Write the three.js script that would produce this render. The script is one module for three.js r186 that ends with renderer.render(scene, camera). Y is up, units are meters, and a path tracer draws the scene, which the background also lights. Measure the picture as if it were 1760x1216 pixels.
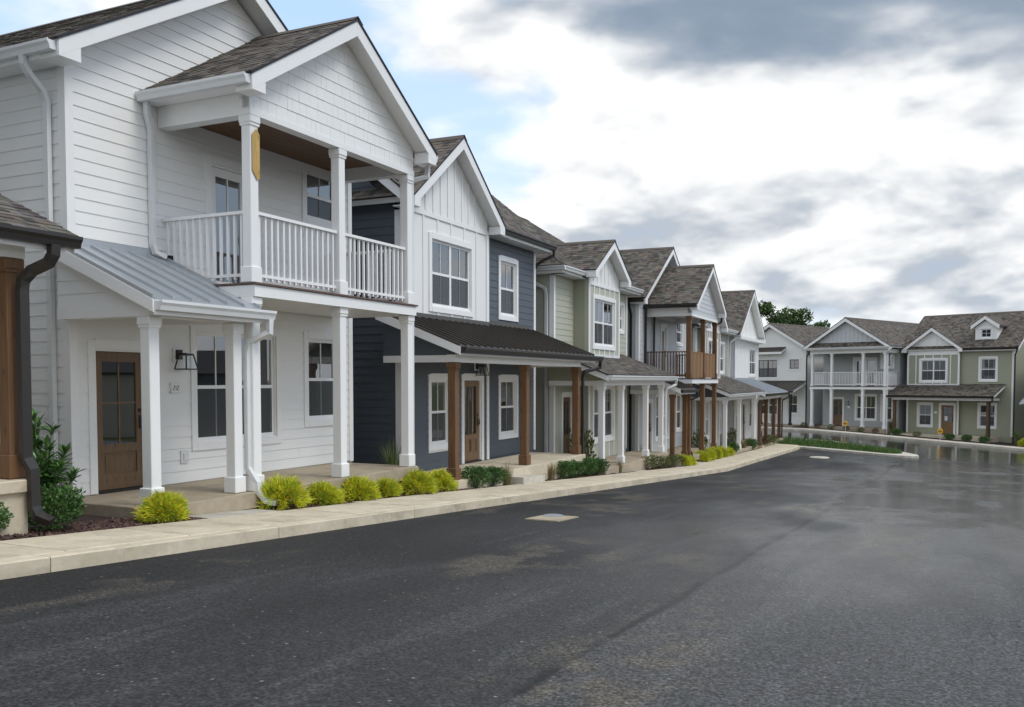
import * as THREE from 'three';
import { mergeGeometries } from 'three/addons/utils/BufferGeometryUtils.js';

// ---------------------------------------------------------------- camera, sky, sun, exposure
const scene = new THREE.Scene();
const F_PX = 1570, PITCH = 2.5 * Math.PI / 180, CY = 655 + F_PX * Math.tan(PITCH);
const camera = new THREE.PerspectiveCamera(2 * Math.atan(CY / F_PX) * 180 / Math.PI, 1760 / (2 * CY), 0.1, 3000);
camera.position.set(0, 2.0, 0);
camera.rotation.x = -PITCH;
camera.setViewOffset(1760, 2 * CY, 0, 0, 1760, 1216);
camera.updateProjectionMatrix();
const renderer = new THREE.WebGLRenderer({ antialias: true });
renderer.toneMapping = THREE.LinearToneMapping;
renderer.toneMappingExposure = 1.39;
renderer.shadowMap.enabled = true;

let seed = 7;
const rnd = () => { seed = (seed * 1664525 + 1013904223) >>> 0; return seed / 4294967296; };
const rr = (a, b) => a + (b - a) * rnd();
const hash = (x, y, z = 0) => { let h = (x * 374761393 + y * 668265263 + z * 2147483647) | 0; h = Math.imul(h ^ (h >>> 13), 1274126177); return ((h ^ (h >>> 16)) >>> 0) / 4294967296; };
const sm = (a, b, x) => { const t = Math.min(1, Math.max(0, (x - a) / (b - a))); return t * t * (3 - 2 * t); };
const mix = (a, b, t) => a + (b - a) * t;
function vn(x, y, p = 0, k = 0) {                       // value noise; p = period (0: none)
  const xi = Math.floor(x), yi = Math.floor(y), fx = x - xi, fy = y - yi, u = fx * fx * (3 - 2 * fx), v = fy * fy * (3 - 2 * fy);
  const w = (i, j) => p ? hash(((i % p) + p) % p, ((j % p) + p) % p, k) : hash(i, j, k);
  return mix(mix(w(xi, yi), w(xi + 1, yi), u), mix(w(xi, yi + 1), w(xi + 1, yi + 1), u), v);
}
const fbm = (x, y, o = 4, p = 0, k = 0) => { let s = 0, a = 0.5, n = 0; for (let i = 0; i < o; i++) { s += a * vn(x, y, p, k + i * 17); n += a; a *= 0.5; x *= 2; y *= 2; p *= 2; } return s / n; };

{ // broken cloud over a blue sky, computed as one panorama of air and cloud
  const W = 4096, H = 2048, data = new Float32Array(W * H * 4);
  const v3 = (x, y, z, k) => { const zi = Math.floor(z), f = z - zi, u = f * f * (3 - 2 * f); return mix(vn(x, y, 0, k + zi * 131), vn(x, y, 0, k + (zi + 1) * 131), u); };
  const f3 = (x, y, z, o, k) => { let s = 0, a = 0.5, n = 0; for (let i = 0; i < o; i++) { s += a * v3(x, y, z, k + 31 * i); n += a; a *= 0.52; x *= 2.03; y *= 2.03; z *= 2.03; } return s / n; };
  // large cloud masses: [azimuth, elevation, radius az, radius el, cover, darkness]
  const M = [
    [-27, 17, 14, 8, -0.6, 0], [-9, 19, 9, 5, -0.5, 0], [-4, 12.5, 5, 3.6, -0.52, 0], [3, 17, 3, 2, -0.35, 0], [9, 14.8, 2, 1.2, -0.5, 0], [0, 21, 4, 2.4, 0.02, 0.3],
    [12, 13, 13, 6.5, 0.5, -0.06], [24, 13.5, 12, 4, 0.5, -0.06], [16, 21.5, 15, 3.2, 0.45, 0.68], [28, 22.5, 15, 4.4, 0.4, 0.66], [25, 8.0, 13, 3.2, 0.35, 0.52], [10, 7, 10, 2.4, 0.2, 0.34],
    [3, 7, 5, 1.6, -0.1, 0.1], [20, 4.2, 18, 1.4, 0.3, 0.25], [8, 9.2, 2.2, 0.9, -0.3, 0], [66, 15, 30, 15, -0.6, 0],
  ];
  for (let j = 0; j < H; j++) {
    const el = ((j + 0.5) / H - 0.5) * Math.PI, y = Math.sin(el), c = Math.cos(el);
    for (let i = 0; i < W; i++) {
      const ph = ((i + 0.5) / W - 0.5) * 2 * Math.PI, x = Math.cos(ph) * c, z = Math.sin(ph) * c, o = (j * W + i) * 4;
      const e = Math.max(el, 0) * 180 / Math.PI, az = Math.atan2(x, -z) * 180 / Math.PI;
      const d = 1 / (Math.max(y, 0) + 0.30), px = x * d, pz = z * d;
      const wx = f3(px * 3 + 9, pz * 3, y * 6, 4, 5) - 0.5, wz = f3(px * 3, pz * 3 + 7, y * 6, 4, 9) - 0.5;
      const dens = (ox, oy) => f3(px * 3.4 + wx * 0.5 + ox, pz * 3.4 + wz * 0.5, y * 9 + oy, 7, 1);
      const big = dens(0, 0), up = dens(0.10, 0.45), relief = big - up;
      let cov = 0.2, dark = 0.24;
      for (const [a, b, ra, rb, cc, dd] of M) { const q = Math.exp(-(((az - a + wx * 9) / ra) ** 2 + ((e - b + wz * 5) / rb) ** 2)); cov += cc * q; dark += dd * q; }
      const t = (big - 0.5) * 2.0 + cov, m = sm(-0.26, 0.30, t);
      const shade = dark - relief * 2.2 + (f3(px * 2.6 + 4 + wx, pz * 2.6 + wz, y * 8, 6, 21) - 0.5) * 1.2;
      const blue = [mix(0.58, 0.22, sm(0, 40, e)), mix(0.70, 0.42, sm(0, 40, e)), mix(0.84, 0.76, sm(0, 40, e))];
      const hi = [0.86, 0.855, 0.84], lo = [0.18, 0.235, 0.31], b = 1 / (1 + Math.exp(4.6 * (shade - 0.55)));
      for (let k = 0; k < 3; k++) {
        let v = mix(blue[k], mix(lo[k], hi[k], b), m);
        v = mix(v, [0.70, 0.74, 0.78][k], 0.6 * (1 - sm(0, 6, e)));
        if (el < 0) v = [0.2, 0.2, 0.18][k];
        data[o + k] = v;
      }
      data[o + 3] = 1;
    }
  }
  const t = new THREE.DataTexture(data, W, H, THREE.RGBAFormat, THREE.FloatType);
  t.mapping = THREE.EquirectangularReflectionMapping; t.magFilter = t.minFilter = THREE.LinearFilter; t.wrapS = THREE.RepeatWrapping; t.needsUpdate = true;
  scene.background = t; scene.environment = t;
}
const sun = new THREE.DirectionalLight(new THREE.Color(1.0, 0.97, 0.92), 1.15);
sun.position.set(70, 95, 5); sun.target.position.set(5, 0, -25); scene.add(sun, sun.target);
sun.castShadow = true; sun.shadow.radius = 45; sun.shadow.mapSize.set(2048, 2048);
Object.assign(sun.shadow.camera, { left: -60, right: 60, top: 60, bottom: -60, near: 1, far: 260 });

// ---------------------------------------------------------------- materials
function tex(n, fn, srgb = false) {
  const d = new Uint8Array(n * n * 4);
  for (let j = 0; j < n; j++) for (let i = 0; i < n; i++) { const c = fn(i / n, j / n, i, j), o = (j * n + i) * 4; for (let k = 0; k < 3; k++) d[o + k] = 255 * Math.min(1, Math.max(0, Array.isArray(c) ? c[k] : c)); d[o + 3] = 255; }
  const t = new THREE.DataTexture(d, n, n, THREE.RGBAFormat); t.wrapS = t.wrapT = THREE.RepeatWrapping; t.magFilter = THREE.LinearFilter; t.minFilter = THREE.LinearMipmapLinearFilter; t.generateMipmaps = true;
  if (srgb) t.colorSpace = THREE.SRGBColorSpace; t.needsUpdate = true; return t;
}
const rep = (t, a, b = a) => { const c = t.clone(); c.repeat.set(a, b); c.needsUpdate = true; return c; };
const L = (r, g, b) => new THREE.Color().setRGB(r, g, b);
const mat = (c, rough = 0.6, o = {}) => new THREE.MeshStandardMaterial({ color: c, roughness: rough, side: THREE.DoubleSide, ...o });
const T = {
  paint: tex(512, (u, v) => 0.96 + 0.04 * fbm(u * 6, v * 6, 4, 6, 3)),
  grain: tex(512, (u, v) => fbm(u * 6 + 0, v * 90, 4, 6, 11)),               // embossed grain, fibres run along u
  wood: tex(512, (u, v) => { const g = fbm(u * 40, v * 3, 5, 40, 2), k = fbm(u * 4, v * 2, 3, 4, 9), kn = Math.max(0, 1 - 9 * Math.hypot((u * 3 % 1) - 0.5, (v * 2 % 1) - 0.4)); const s = 0.55 + 0.5 * g + 0.3 * (k - 0.5) - 0.45 * kn; return [s, s * 0.97, s * 0.92]; }),
  conc: tex(1024, (u, v) => { const a = fbm(u * 5, v * 5, 6, 5, 4), b = fbm(u * 60, v * 60, 2, 60, 5); const s = 0.78 + 0.42 * (a - 0.5) + 0.14 * (b - 0.5) - 0.12 * sm(0.56, 0.66, fbm(u * 9 + 3, v * 9, 4, 9, 15)); return [s, s * (0.985 + 0.02 * a), s * (0.95 + 0.06 * a)]; }),
  fine: tex(512, (u, v) => fbm(u * 64, v * 64, 3, 64, 6)),
  gran: tex(512, (u, v) => 0.72 + 0.5 * (fbm(u * 80, v * 80, 2, 80, 7) - 0.35)),
  metal: tex(256, (u, v) => 0.9 + 0.12 * fbm(u * 5, v * 5, 4, 5, 12)),
  dirt: tex(512, (u, v) => { const s = 0.6 + 0.8 * (fbm(u * 20, v * 20, 4, 20, 13) - 0.4); return [s, s * 0.9, s * 0.85]; }),
  grass: tex(512, (u, v) => { const s = 0.6 + 0.8 * (fbm(u * 30, v * 30, 4, 30, 14) - 0.4); return [s, s, s * 0.7]; }),
};
const paintMat = (c, rough = 0.5) => mat(c, rough, { map: rep(T.paint, 0.4), bumpMap: rep(T.grain, 0.6), bumpScale: 0.0004 });
const M = {
  white: mat(L(0.86, 0.855, 0.84), 0.42, { map: rep(T.paint, 0.5) }),
  sideWhite: paintMat(L(0.85, 0.845, 0.825)),
  blue: paintMat(L(0.082, 0.096, 0.114)),
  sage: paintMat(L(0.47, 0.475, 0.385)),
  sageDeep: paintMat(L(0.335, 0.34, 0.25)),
  grey: paintMat(L(0.56, 0.575, 0.59)),
  tan: paintMat(L(0.36, 0.35, 0.30)),
  midGrey: paintMat(L(0.40, 0.415, 0.41)),
  brown: mat(L(0.15, 0.078, 0.04), 0.7, { map: rep(T.wood, 1.2, 0.7), bumpMap: rep(T.wood, 1.2, 0.7), bumpScale: 0.002 }),
  cedar: mat(L(0.20, 0.105, 0.048), 0.7, { map: rep(T.wood, 1.5, 0.8), bumpMap: rep(T.wood, 1.5, 0.8), bumpScale: 0.002 }),
  doorWood: mat(L(0.19, 0.115, 0.058), 0.5, { map: rep(T.wood, 2, 1) }),
  doorTan: mat(L(0.27, 0.16, 0.075), 0.5, { map: rep(T.wood, 2, 1) }),
  ceilWood: mat(L(0.19, 0.105, 0.05), 0.6, { map: rep(T.wood, 1.5, 0.8) }),
  deckEdge: mat(L(0.12, 0.075, 0.06), 0.7),
  railBoard: mat(L(0.30, 0.165, 0.07), 0.7, { map: rep(T.wood, 1.5, 0.8) }),
  railBoardDark: mat(L(0.22, 0.12, 0.05), 0.7, { map: rep(T.wood, 1.5, 0.8) }), railBoardPale: mat(L(0.36, 0.205, 0.09), 0.7, { map: rep(T.wood, 1.5, 0.8) }),
  bare: mat(L(0.62, 0.42, 0.14), 0.7, { map: rep(T.wood, 2, 1) }),
  gutterW: mat(L(0.74, 0.75, 0.75), 0.35, { map: rep(T.metal, 0.6) }),
  gutterB: mat(L(0.026, 0.021, 0.018), 0.4),
  tin: mat(L(0.50, 0.53, 0.56), 0.36, { metalness: 0.55, map: rep(T.metal, 0.7) }),
  tinDark: mat(L(0.085, 0.074, 0.064), 0.38, { metalness: 0.3, map: rep(T.metal, 0.7) }),
  black: mat(L(0.012, 0.012, 0.013), 0.45),
  felt: mat(L(0.018, 0.018, 0.026), 0.7),
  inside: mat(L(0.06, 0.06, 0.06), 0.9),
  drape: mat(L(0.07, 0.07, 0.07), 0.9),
  screen: mat(L(0.10, 0.105, 0.11), 0.85, { transparent: true, opacity: 0.55 }),
  glass: new THREE.MeshPhysicalMaterial({ color: L(0.78, 0.82, 0.84), roughness: 0.015, transmission: 1, thickness: 0, ior: 2.6, side: THREE.DoubleSide }),
  lampGlass: new THREE.MeshPhysicalMaterial({ color: L(0.95, 0.97, 0.97), roughness: 0.1, transmission: 1, thickness: 0, ior: 1.5, side: THREE.DoubleSide }),
  conc: mat(L(0.74, 0.645, 0.49), 0.85, { map: rep(T.conc, 0.35), bumpMap: rep(T.fine, 1.5), bumpScale: 0.0015 }),
  concPale: mat(L(0.66, 0.62, 0.54), 0.85, { map: rep(T.conc, 0.4), bumpMap: rep(T.fine, 1.5), bumpScale: 0.0015 }),
  concTan: mat(L(0.48, 0.40, 0.29), 0.8, { map: rep(T.conc, 0.3), bumpMap: rep(T.fine, 1.5), bumpScale: 0.0015 }),
  mulch: mat(L(0.05, 0.031, 0.026), 0.95, { map: rep(T.dirt, 1), bumpMap: rep(T.fine, 1), bumpScale: 0.02 }),
  lawn: mat(L(0.07, 0.10, 0.025), 0.95, { map: rep(T.grass, 0.4) }),
  chip: mat(L(0.085, 0.053, 0.043), 0.9),
  leafBox: mat(L(0.05, 0.12, 0.025), 0.55, { vertexColors: true }),
  leaf: mat(L(1, 1, 1), 0.6, { vertexColors: true }),
  stemGreen: mat(L(0.10, 0.14, 0.05), 0.8), leafGloss: mat(L(1, 1, 1), 0.38, { vertexColors: true }),
  bark: mat(L(0.10, 0.075, 0.055), 0.9),
  yellow: mat(L(0.75, 0.42, 0.03), 0.5),
};
const SHINGLE = [[0.138, 0.118, 0.098], [0.108, 0.092, 0.077], [0.168, 0.147, 0.124], [0.052, 0.044, 0.038], [0.122, 0.103, 0.086], [0.19, 0.168, 0.142], [0.067, 0.057, 0.049]];
M.shingleV = mat(L(1, 1, 1), 0.9, { vertexColors: true, map: rep(T.gran, 1.2) });
M.shingle = SHINGLE.map((c) => mat(L(...c), 0.9, { map: rep(T.gran, 1.2) }));

// ---------------------------------------------------------------- geometry helpers
const V = (x, y, z) => new THREE.Vector3(x, y, z);
class GB {                                              // collects flat faces, uv in metres
  constructor() { this.p = []; this.t = []; this.c = null; this.ox = rr(0, 9); this.oy = rr(0, 9); }
  tri(a, b, c, col) {
    const ux = b[0] - a[0], uy = b[1] - a[1], uz = b[2] - a[2], vx = c[0] - a[0], vy = c[1] - a[1], vz = c[2] - a[2];
    const nx = Math.abs(uy * vz - uz * vy), ny = Math.abs(uz * vx - ux * vz), nz = Math.abs(ux * vy - uy * vx);
    for (const q of [a, b, c]) { this.p.push(q[0], q[1], q[2]); if (ny >= nx && ny >= nz) this.t.push(q[0] + this.ox, q[2] + this.oy); else if (nx >= nz) this.t.push(q[2] + this.ox, q[1] + this.oy); else this.t.push(q[0] + this.ox, q[1] + this.oy); }
    if (col) { this.c ??= []; for (let i = 0; i < 3; i++) this.c.push(...col); }
    return this;
  }
  quad(a, b, c, d, col) { return this.tri(a, b, c, col).tri(a, c, d, col); }
  hexa(q, col) { const [a, b, c, d, e, f, g, h] = q; return this.quad(a, b, c, d, col).quad(e, h, g, f, col).quad(a, e, f, b, col).quad(b, f, g, c, col).quad(c, g, h, d, col).quad(d, h, e, a, col); }
  box(x0, x1, y0, y1, z0, z1, ch = 0) {
    if (!ch) return this.hexa([[x0, y0, z1], [x1, y0, z1], [x1, y1, z1], [x0, y1, z1], [x0, y0, z0], [x1, y0, z0], [x1, y1, z0], [x0, y1, z0]]);
    const X = [x0, x1], Y = [y0, y1], Z = [z0, z1], w = (i, j, k, ax) => [X[i] + (ax === 0 ? 0 : (i ? -ch : ch)), Y[j] + (ax === 1 ? 0 : (j ? -ch : ch)), Z[k] + (ax === 2 ? 0 : (k ? -ch : ch))];
    for (const s of [0, 1]) {
      this.quad(w(s, 0, 0, 0), w(s, 1, 0, 0), w(s, 1, 1, 0), w(s, 0, 1, 0)).quad(w(0, s, 0, 1), w(1, s, 0, 1), w(1, s, 1, 1), w(0, s, 1, 1)).quad(w(0, 0, s, 2), w(1, 0, s, 2), w(1, 1, s, 2), w(0, 1, s, 2));
      for (const t of [0, 1]) {
        this.quad(w(s, t, 0, 0), w(s, t, 1, 0), w(s, t, 1, 1), w(s, t, 0, 1)).quad(w(s, 0, t, 0), w(s, 1, t, 0), w(s, 1, t, 2), w(s, 0, t, 2)).quad(w(0, s, t, 1), w(1, s, t, 1), w(1, s, t, 2), w(0, s, t, 2));
        for (const u of [0, 1]) this.tri(w(s, t, u, 0), w(s, t, u, 1), w(s, t, u, 2));
      }
    }
    return this;
  }
  boxM(m, a0, a1, y0, y1, o0, o1) { return this.hexa([m(a0, y0, o1), m(a1, y0, o1), m(a1, y1, o1), m(a0, y1, o1), m(a0, y0, o0), m(a1, y0, o0), m(a1, y1, o0), m(a0, y1, o0)]); }
  // profile [[u, v] ...] carried from P to Q along the line, u and v axes given
  extr(prof, P, Q, U, W) {
    const at = (o, [u, v]) => [o[0] + U[0] * u + W[0] * v, o[1] + U[1] * u + W[1] * v, o[2] + U[2] * u + W[2] * v], n = prof.length;
    for (let i = 0; i < n; i++) { const a = prof[i], b = prof[(i + 1) % n]; this.quad(at(P, a), at(P, b), at(Q, b), at(Q, a)); }
    for (const f of THREE.ShapeUtils.triangulateShape(prof.map((q) => new THREE.Vector2(...q)), [])) { this.tri(...f.map((i) => at(P, prof[i]))); this.tri(...f.map((i) => at(Q, prof[i]))); }
    return this;
  }
  // rectangular pipe along points
  pipe(pts, w, d, side) {
    const P = pts.map((p) => V(...p)), S = V(...side).normalize(), rings = [];
    for (let i = 0; i < P.length; i++) {
      const a = i ? P[i].clone().sub(P[i - 1]).normalize() : null, b = i < P.length - 1 ? P[i + 1].clone().sub(P[i]).normalize() : null;
      const t = a && b ? a.clone().add(b).normalize() : (a ?? b), k = a && b ? 1 / Math.max(0.5, t.dot(a)) : 1;
      const s = S.clone().addScaledVector(t, -S.dot(t)).normalize(), n = t.clone().cross(s).normalize();
      rings.push([[-1, -1], [1, -1], [1, 1], [-1, 1]].map(([x, y]) => P[i].clone().addScaledVector(s, x * w / 2).addScaledVector(n, y * d / 2 * k).toArray()));
    }
    for (let i = 0; i < rings.length - 1; i++) for (let j = 0; j < 4; j++) this.quad(rings[i][j], rings[i][(j + 1) % 4], rings[i + 1][(j + 1) % 4], rings[i + 1][j]);
    this.quad(...rings[0]); return this.quad(...rings[rings.length - 1]);
  }
  geo() {
    const g = new THREE.BufferGeometry();
    g.setAttribute('position', new THREE.Float32BufferAttribute(this.p, 3)); g.setAttribute('uv', new THREE.Float32BufferAttribute(this.t, 2));
    if (this.c) g.setAttribute('color', new THREE.Float32BufferAttribute(this.c, 3));
    g.computeVertexNormals(); return g;
  }
}
const B = (...a) => new GB().box(...a);
function mesh(g, m) { const o = new THREE.Mesh(g instanceof GB ? g.geo() : g, m); o.castShadow = o.receiveShadow = true; return o; }
function part(parent, name, g, m, kind, label) { const o = mesh(g, m); o.name = name; if (kind) o.userData.kind = kind; if (label) o.userData.label = label; parent.add(o); return o; }
const taken = {};
const numbered = (n) => { const k = taken[n] = (taken[n] ?? -1) + 1; return k ? `${n}_${String(k).padStart(3, '0')}` : n; };
function thing(name, label, category, pos = [0, 0, 0], turn = 0, group, kind) {
  const o = new THREE.Group(); o.name = numbered(name); o.position.set(...pos); o.rotation.y = turn; scene.add(o);
  o.userData = { label, category }; if (group) o.userData.group = group; if (kind) o.userData.kind = kind;
  return o;
}
function struct(name, g, m, label) { const o = mesh(g, m); o.name = numbered(name); o.userData = { kind: 'structure', label, category: name.replace(/_/g, ' ') }; scene.add(o); return o; }

// ---------------------------------------------------------------- the street's frame and the lie of the land
const DEG = Math.PI / 180;
const frame = (x, z, deg) => ({ x, z, deg, u: [Math.sin(deg * DEG), -Math.cos(deg * DEG)], n: [Math.cos(deg * DEG), Math.sin(deg * DEG)] });
const at = (f, s, d) => [f.x + f.u[0] * s + f.n[0] * d, f.z + f.u[1] * s + f.n[1] * d];
const loc = (f, x, z) => [(x - f.x) * f.u[0] + (z - f.z) * f.u[1], (x - f.x) * f.n[0] + (z - f.z) * f.n[1]];
const ROW = frame(-6.02, -12.47, 25.5), FAR = frame(28.4, -65.4, 139);
const alongY = (s) => s < 25 ? 0.1 - 0.057 * Math.max(s, -60) : Math.max(-1.65, -1.325 - 0.02 * (s - 25));
function landY(x, z) { const [s, d] = loc(ROW, x, z); return alongY(s) - 0.045 * Math.min(40, Math.max(0, d - 2)) * sm(25, 50, s); }
const onRow = (s, d, up = 0) => { const [x, z] = at(ROW, s, d); return [x, landY(x, z) + up, z]; };
const onFar = (s, d, up = 0) => { const [x, z] = at(FAR, s, d); return [x, landY(x, z) + up, z]; };
function sheet(s0, s1, ns, d0, d1, nd, on, up) {
  const g = new THREE.PlaneGeometry(1, 1, ns, nd), p = g.attributes.position, uv = g.attributes.uv;
  for (let i = 0; i < p.count; i++) { const s = mix(s0, s1, uv.getX(i)), d = mix(d0, d1, uv.getY(i)), q = on(s, d, typeof up === 'function' ? up(s, d) : up); p.setXYZ(i, ...q); uv.setXY(i, s, d); }
  g.computeVertexNormals(); if (g.attributes.normal.getY(0) < 0) { const ix = g.index.array; for (let i = 0; i < ix.length; i += 3) [ix[i], ix[i + 1]] = [ix[i + 1], ix[i]]; g.computeVertexNormals(); }
  return g;
}

// ---------------------------------------------------------------- building kit (house frame: x along the front, y from the floor, z towards the street)
const front = (z) => (a, y, o) => [a, y, z + o], left = (x) => (a, y, o) => [x - o, y, a], right = (x) => (a, y, o) => [x + o, y, a];
const houses = {};
function house(name, label, f, floor, group) {
  const g = thing(name, label, 'house', [f.x, floor, f.z], (90 - f.deg) * DEG, group); g.userData.shg = []; g.f = f; g.floor = floor; return g;
}
function wall(g, m, poly, holes, mt, name = 'wall') {
  const s = new THREE.Shape(poly.map((q) => new THREE.Vector2(...q)));
  for (const [a0, a1, y0, y1] of holes) s.holes.push(new THREE.Path([[a0, y0], [a0, y1], [a1, y1], [a1, y0]].map((q) => new THREE.Vector2(...q))));
  const e = new THREE.ExtrudeGeometry(s, { depth: 0.12, bevelEnabled: false }), p = e.attributes.position;
  for (let i = 0; i < p.count; i++) p.setXYZ(i, ...m(p.getX(i), p.getY(i), p.getZ(i) - 0.12));
  e.computeVertexNormals(); return part(g, name, e, mt);
}
const polyExt = (poly) => (y) => { let l = 1e9, r = -1e9; for (let i = 0; i < poly.length; i++) { const a = poly[i], b = poly[(i + 1) % poly.length]; if ((a[1] - y) * (b[1] - y) <= 0 && a[1] !== b[1]) { const x = a[0] + (b[0] - a[0]) * (y - a[1]) / (b[1] - a[1]); l = Math.min(l, x); r = Math.max(r, x); } } return [l, r]; };
function siding(g, m, poly, cuts, mt, o = {}) {          // lap boards, thick at the lower edge
  const { exp = 0.178, each = true, inset = 0.0, name = 'siding_plank' } = o, ext = polyExt(poly), y0 = Math.min(...poly.map((q) => q[1])), y1 = Math.max(...poly.map((q) => q[1]));
  const all = each ? null : new GB();
  for (let y = y0; y < y1 - 0.02; y += exp) {
    const yt = Math.min(y + exp + 0.012, y1 - 0.002), eb = ext(y + 0.003), et = ext(yt - 0.003);
    if (eb[1] - eb[0] < 0.05) continue;
    let segs = [[eb[0] + inset, eb[1] - inset, Math.max(eb[0], Math.min(et[0], eb[1])) + inset, Math.min(eb[1], Math.max(et[1], eb[0])) - inset]];
    if (et[0] > 1e8) segs = [[eb[0] + inset, eb[1] - inset, (eb[0] + eb[1]) / 2, (eb[0] + eb[1]) / 2]];
    for (const [c0, c1, d0, d1] of cuts) {
      if (yt <= d0 + 0.07 || y >= d1 - 0.07) continue;
      segs = segs.flatMap(([a, b, at_, bt]) => (c1 <= a || c0 >= b) ? [[a, b, at_, bt]] : [...(c0 > a + 0.03 ? [[a, c0 + 0.02, at_, c0 + 0.02]] : []), ...(c1 < b - 0.03 ? [[c1 - 0.02, b, c1 - 0.02, bt]] : [])]);
    }
    segs = segs.flatMap(([a, b, a2, b2]) => { if (b - a < 3.4) return [[a, b, a2, b2]]; const k = mix(a, b, rr(0.3, 0.7)); return [[a, k - 0.0015, a2, k - 0.0015], [k + 0.0015, b, k + 0.0015, b2]]; });
    for (const [a, b, a2, b2] of segs) {
      const w = rr(-0.0006, 0.0006), q = [m(a, y, 0.0155 + w), m(b, y, 0.0155 + w), m(b2, yt, 0.003), m(a2, yt, 0.003), m(a, y, 0.001), m(b, y, 0.001), m(b2, yt, 0.001), m(a2, yt, 0.001)];
      if (each) part(g, name, new GB().hexa(q), mt); else all.hexa(q);
    }
  }
  if (all) part(g, 'siding', all, mt, 'stuff');
}
function battens(g, m, poly, step, mt, cuts = [], o = {}) {
  const xs = poly.map((q) => q[0]), ext = (x) => { const sw = poly.map(([a, b]) => [b, a]); return polyExt(sw)(x); }, x0 = Math.min(...xs), x1 = Math.max(...xs), n = Math.round((x1 - x0) / step);
  for (let i = 1; i < n; i++) {
    const x = x0 + (x1 - x0) * i / n; let [a, b] = ext(x), segs = [[a, b]];
    for (const [c0, c1, d0, d1] of cuts) if (x > c0 - 0.02 && x < c1 + 0.02) segs = segs.flatMap(([p, q]) => [[p, Math.min(q, d0)], [Math.max(p, d1), q]].filter(([u, v]) => v - u > 0.05));
    for (const [p, q] of segs) part(g, 'batten', new GB().boxM(m, x - 0.03, x + 0.03, p, q, 0.001, 0.022), mt);
  }
}
const casingRect = (w) => [w[0] - 0.12, w[1] + 0.12, w[2] - 0.12, w[3] + 0.14];
function windowAt(g, m, [a0, a1, y0, y1], o = {}) {      // a sash window: casing > sash, pane, muntin, insect_screen
  const { units = 1, frameMat = M.white, sashMat = M.white, casing = 0.12, grid = false, detail = true, cols = 2 } = o, cs = new GB();
  cs.boxM(m, a0 - casing, a0, y0 - casing, y1 + casing, 0, 0.036).boxM(m, a1, a1 + casing, y0 - casing, y1 + casing, 0, 0.036).boxM(m, a0, a1, y1, y1 + casing + 0.02, 0, 0.04).boxM(m, a0, a1, y0 - casing, y0, 0, 0.042);
  cs.boxM(m, a0, a0 + 0.02, y0, y1, -0.1, 0).boxM(m, a1 - 0.02, a1, y0, y1, -0.1, 0).boxM(m, a0 + 0.02, a1 - 0.02, y1 - 0.02, y1, -0.1, 0).boxM(m, a0 + 0.02, a1 - 0.02, y0, y0 + 0.02, -0.1, 0.004);
  const w = part(g, 'window', cs, frameMat), un = (a1 - a0 - 0.04) / units;
  for (let k = 0; k < units; k++) {
    const l = a0 + 0.02 + un * k, r = l + un, b = y0 + 0.02, t = y1 - 0.02, ym = grid ? null : (b + t) / 2, s = new GB(), f = 0.045;
    s.boxM(m, l, l + f, b, t, -0.075, -0.03).boxM(m, r - f, r, b, t, -0.075, -0.03).boxM(m, l + f, r - f, t - f, t, -0.075, -0.03).boxM(m, l + f, r - f, b, b + f + 0.015, -0.075, -0.03);
    if (!grid) s.boxM(m, l + f, r - f, ym - 0.028, ym + 0.028, -0.08, -0.022);
    part(w, 'sash', s, sashMat);
    const bands = grid ? [[b + f + 0.015, t - f]] : [[ym + 0.028, t - f], [b + f + 0.015, ym - 0.028]];
    bands.forEach(([p, q], i) => {
      part(w, 'pane', new GB().quad(m(l + f, p, -0.05), m(r - f, p, -0.05), m(r - f, q, -0.05), m(l + f, q, -0.05)), M.glass);
      for (let c = 1; c < cols; c++) { const x = l + f + (r - l - 2 * f) * c / cols; part(w, 'muntin', new GB().boxM(m, x - 0.009, x + 0.009, p, q, -0.048, -0.036), sashMat); }
      if (grid) part(w, 'muntin', new GB().boxM(m, l + f, r - f, (p + q) / 2 - 0.01, (p + q) / 2 + 0.01, -0.049, -0.035), sashMat);
      if (i && detail) part(w, 'insect_screen', new GB().quad(m(l + f, p, -0.028), m(r - f, p, -0.028), m(r - f, q, -0.028), m(l + f, q, -0.028)), M.screen);
    });
  }
  return w;
}
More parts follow.
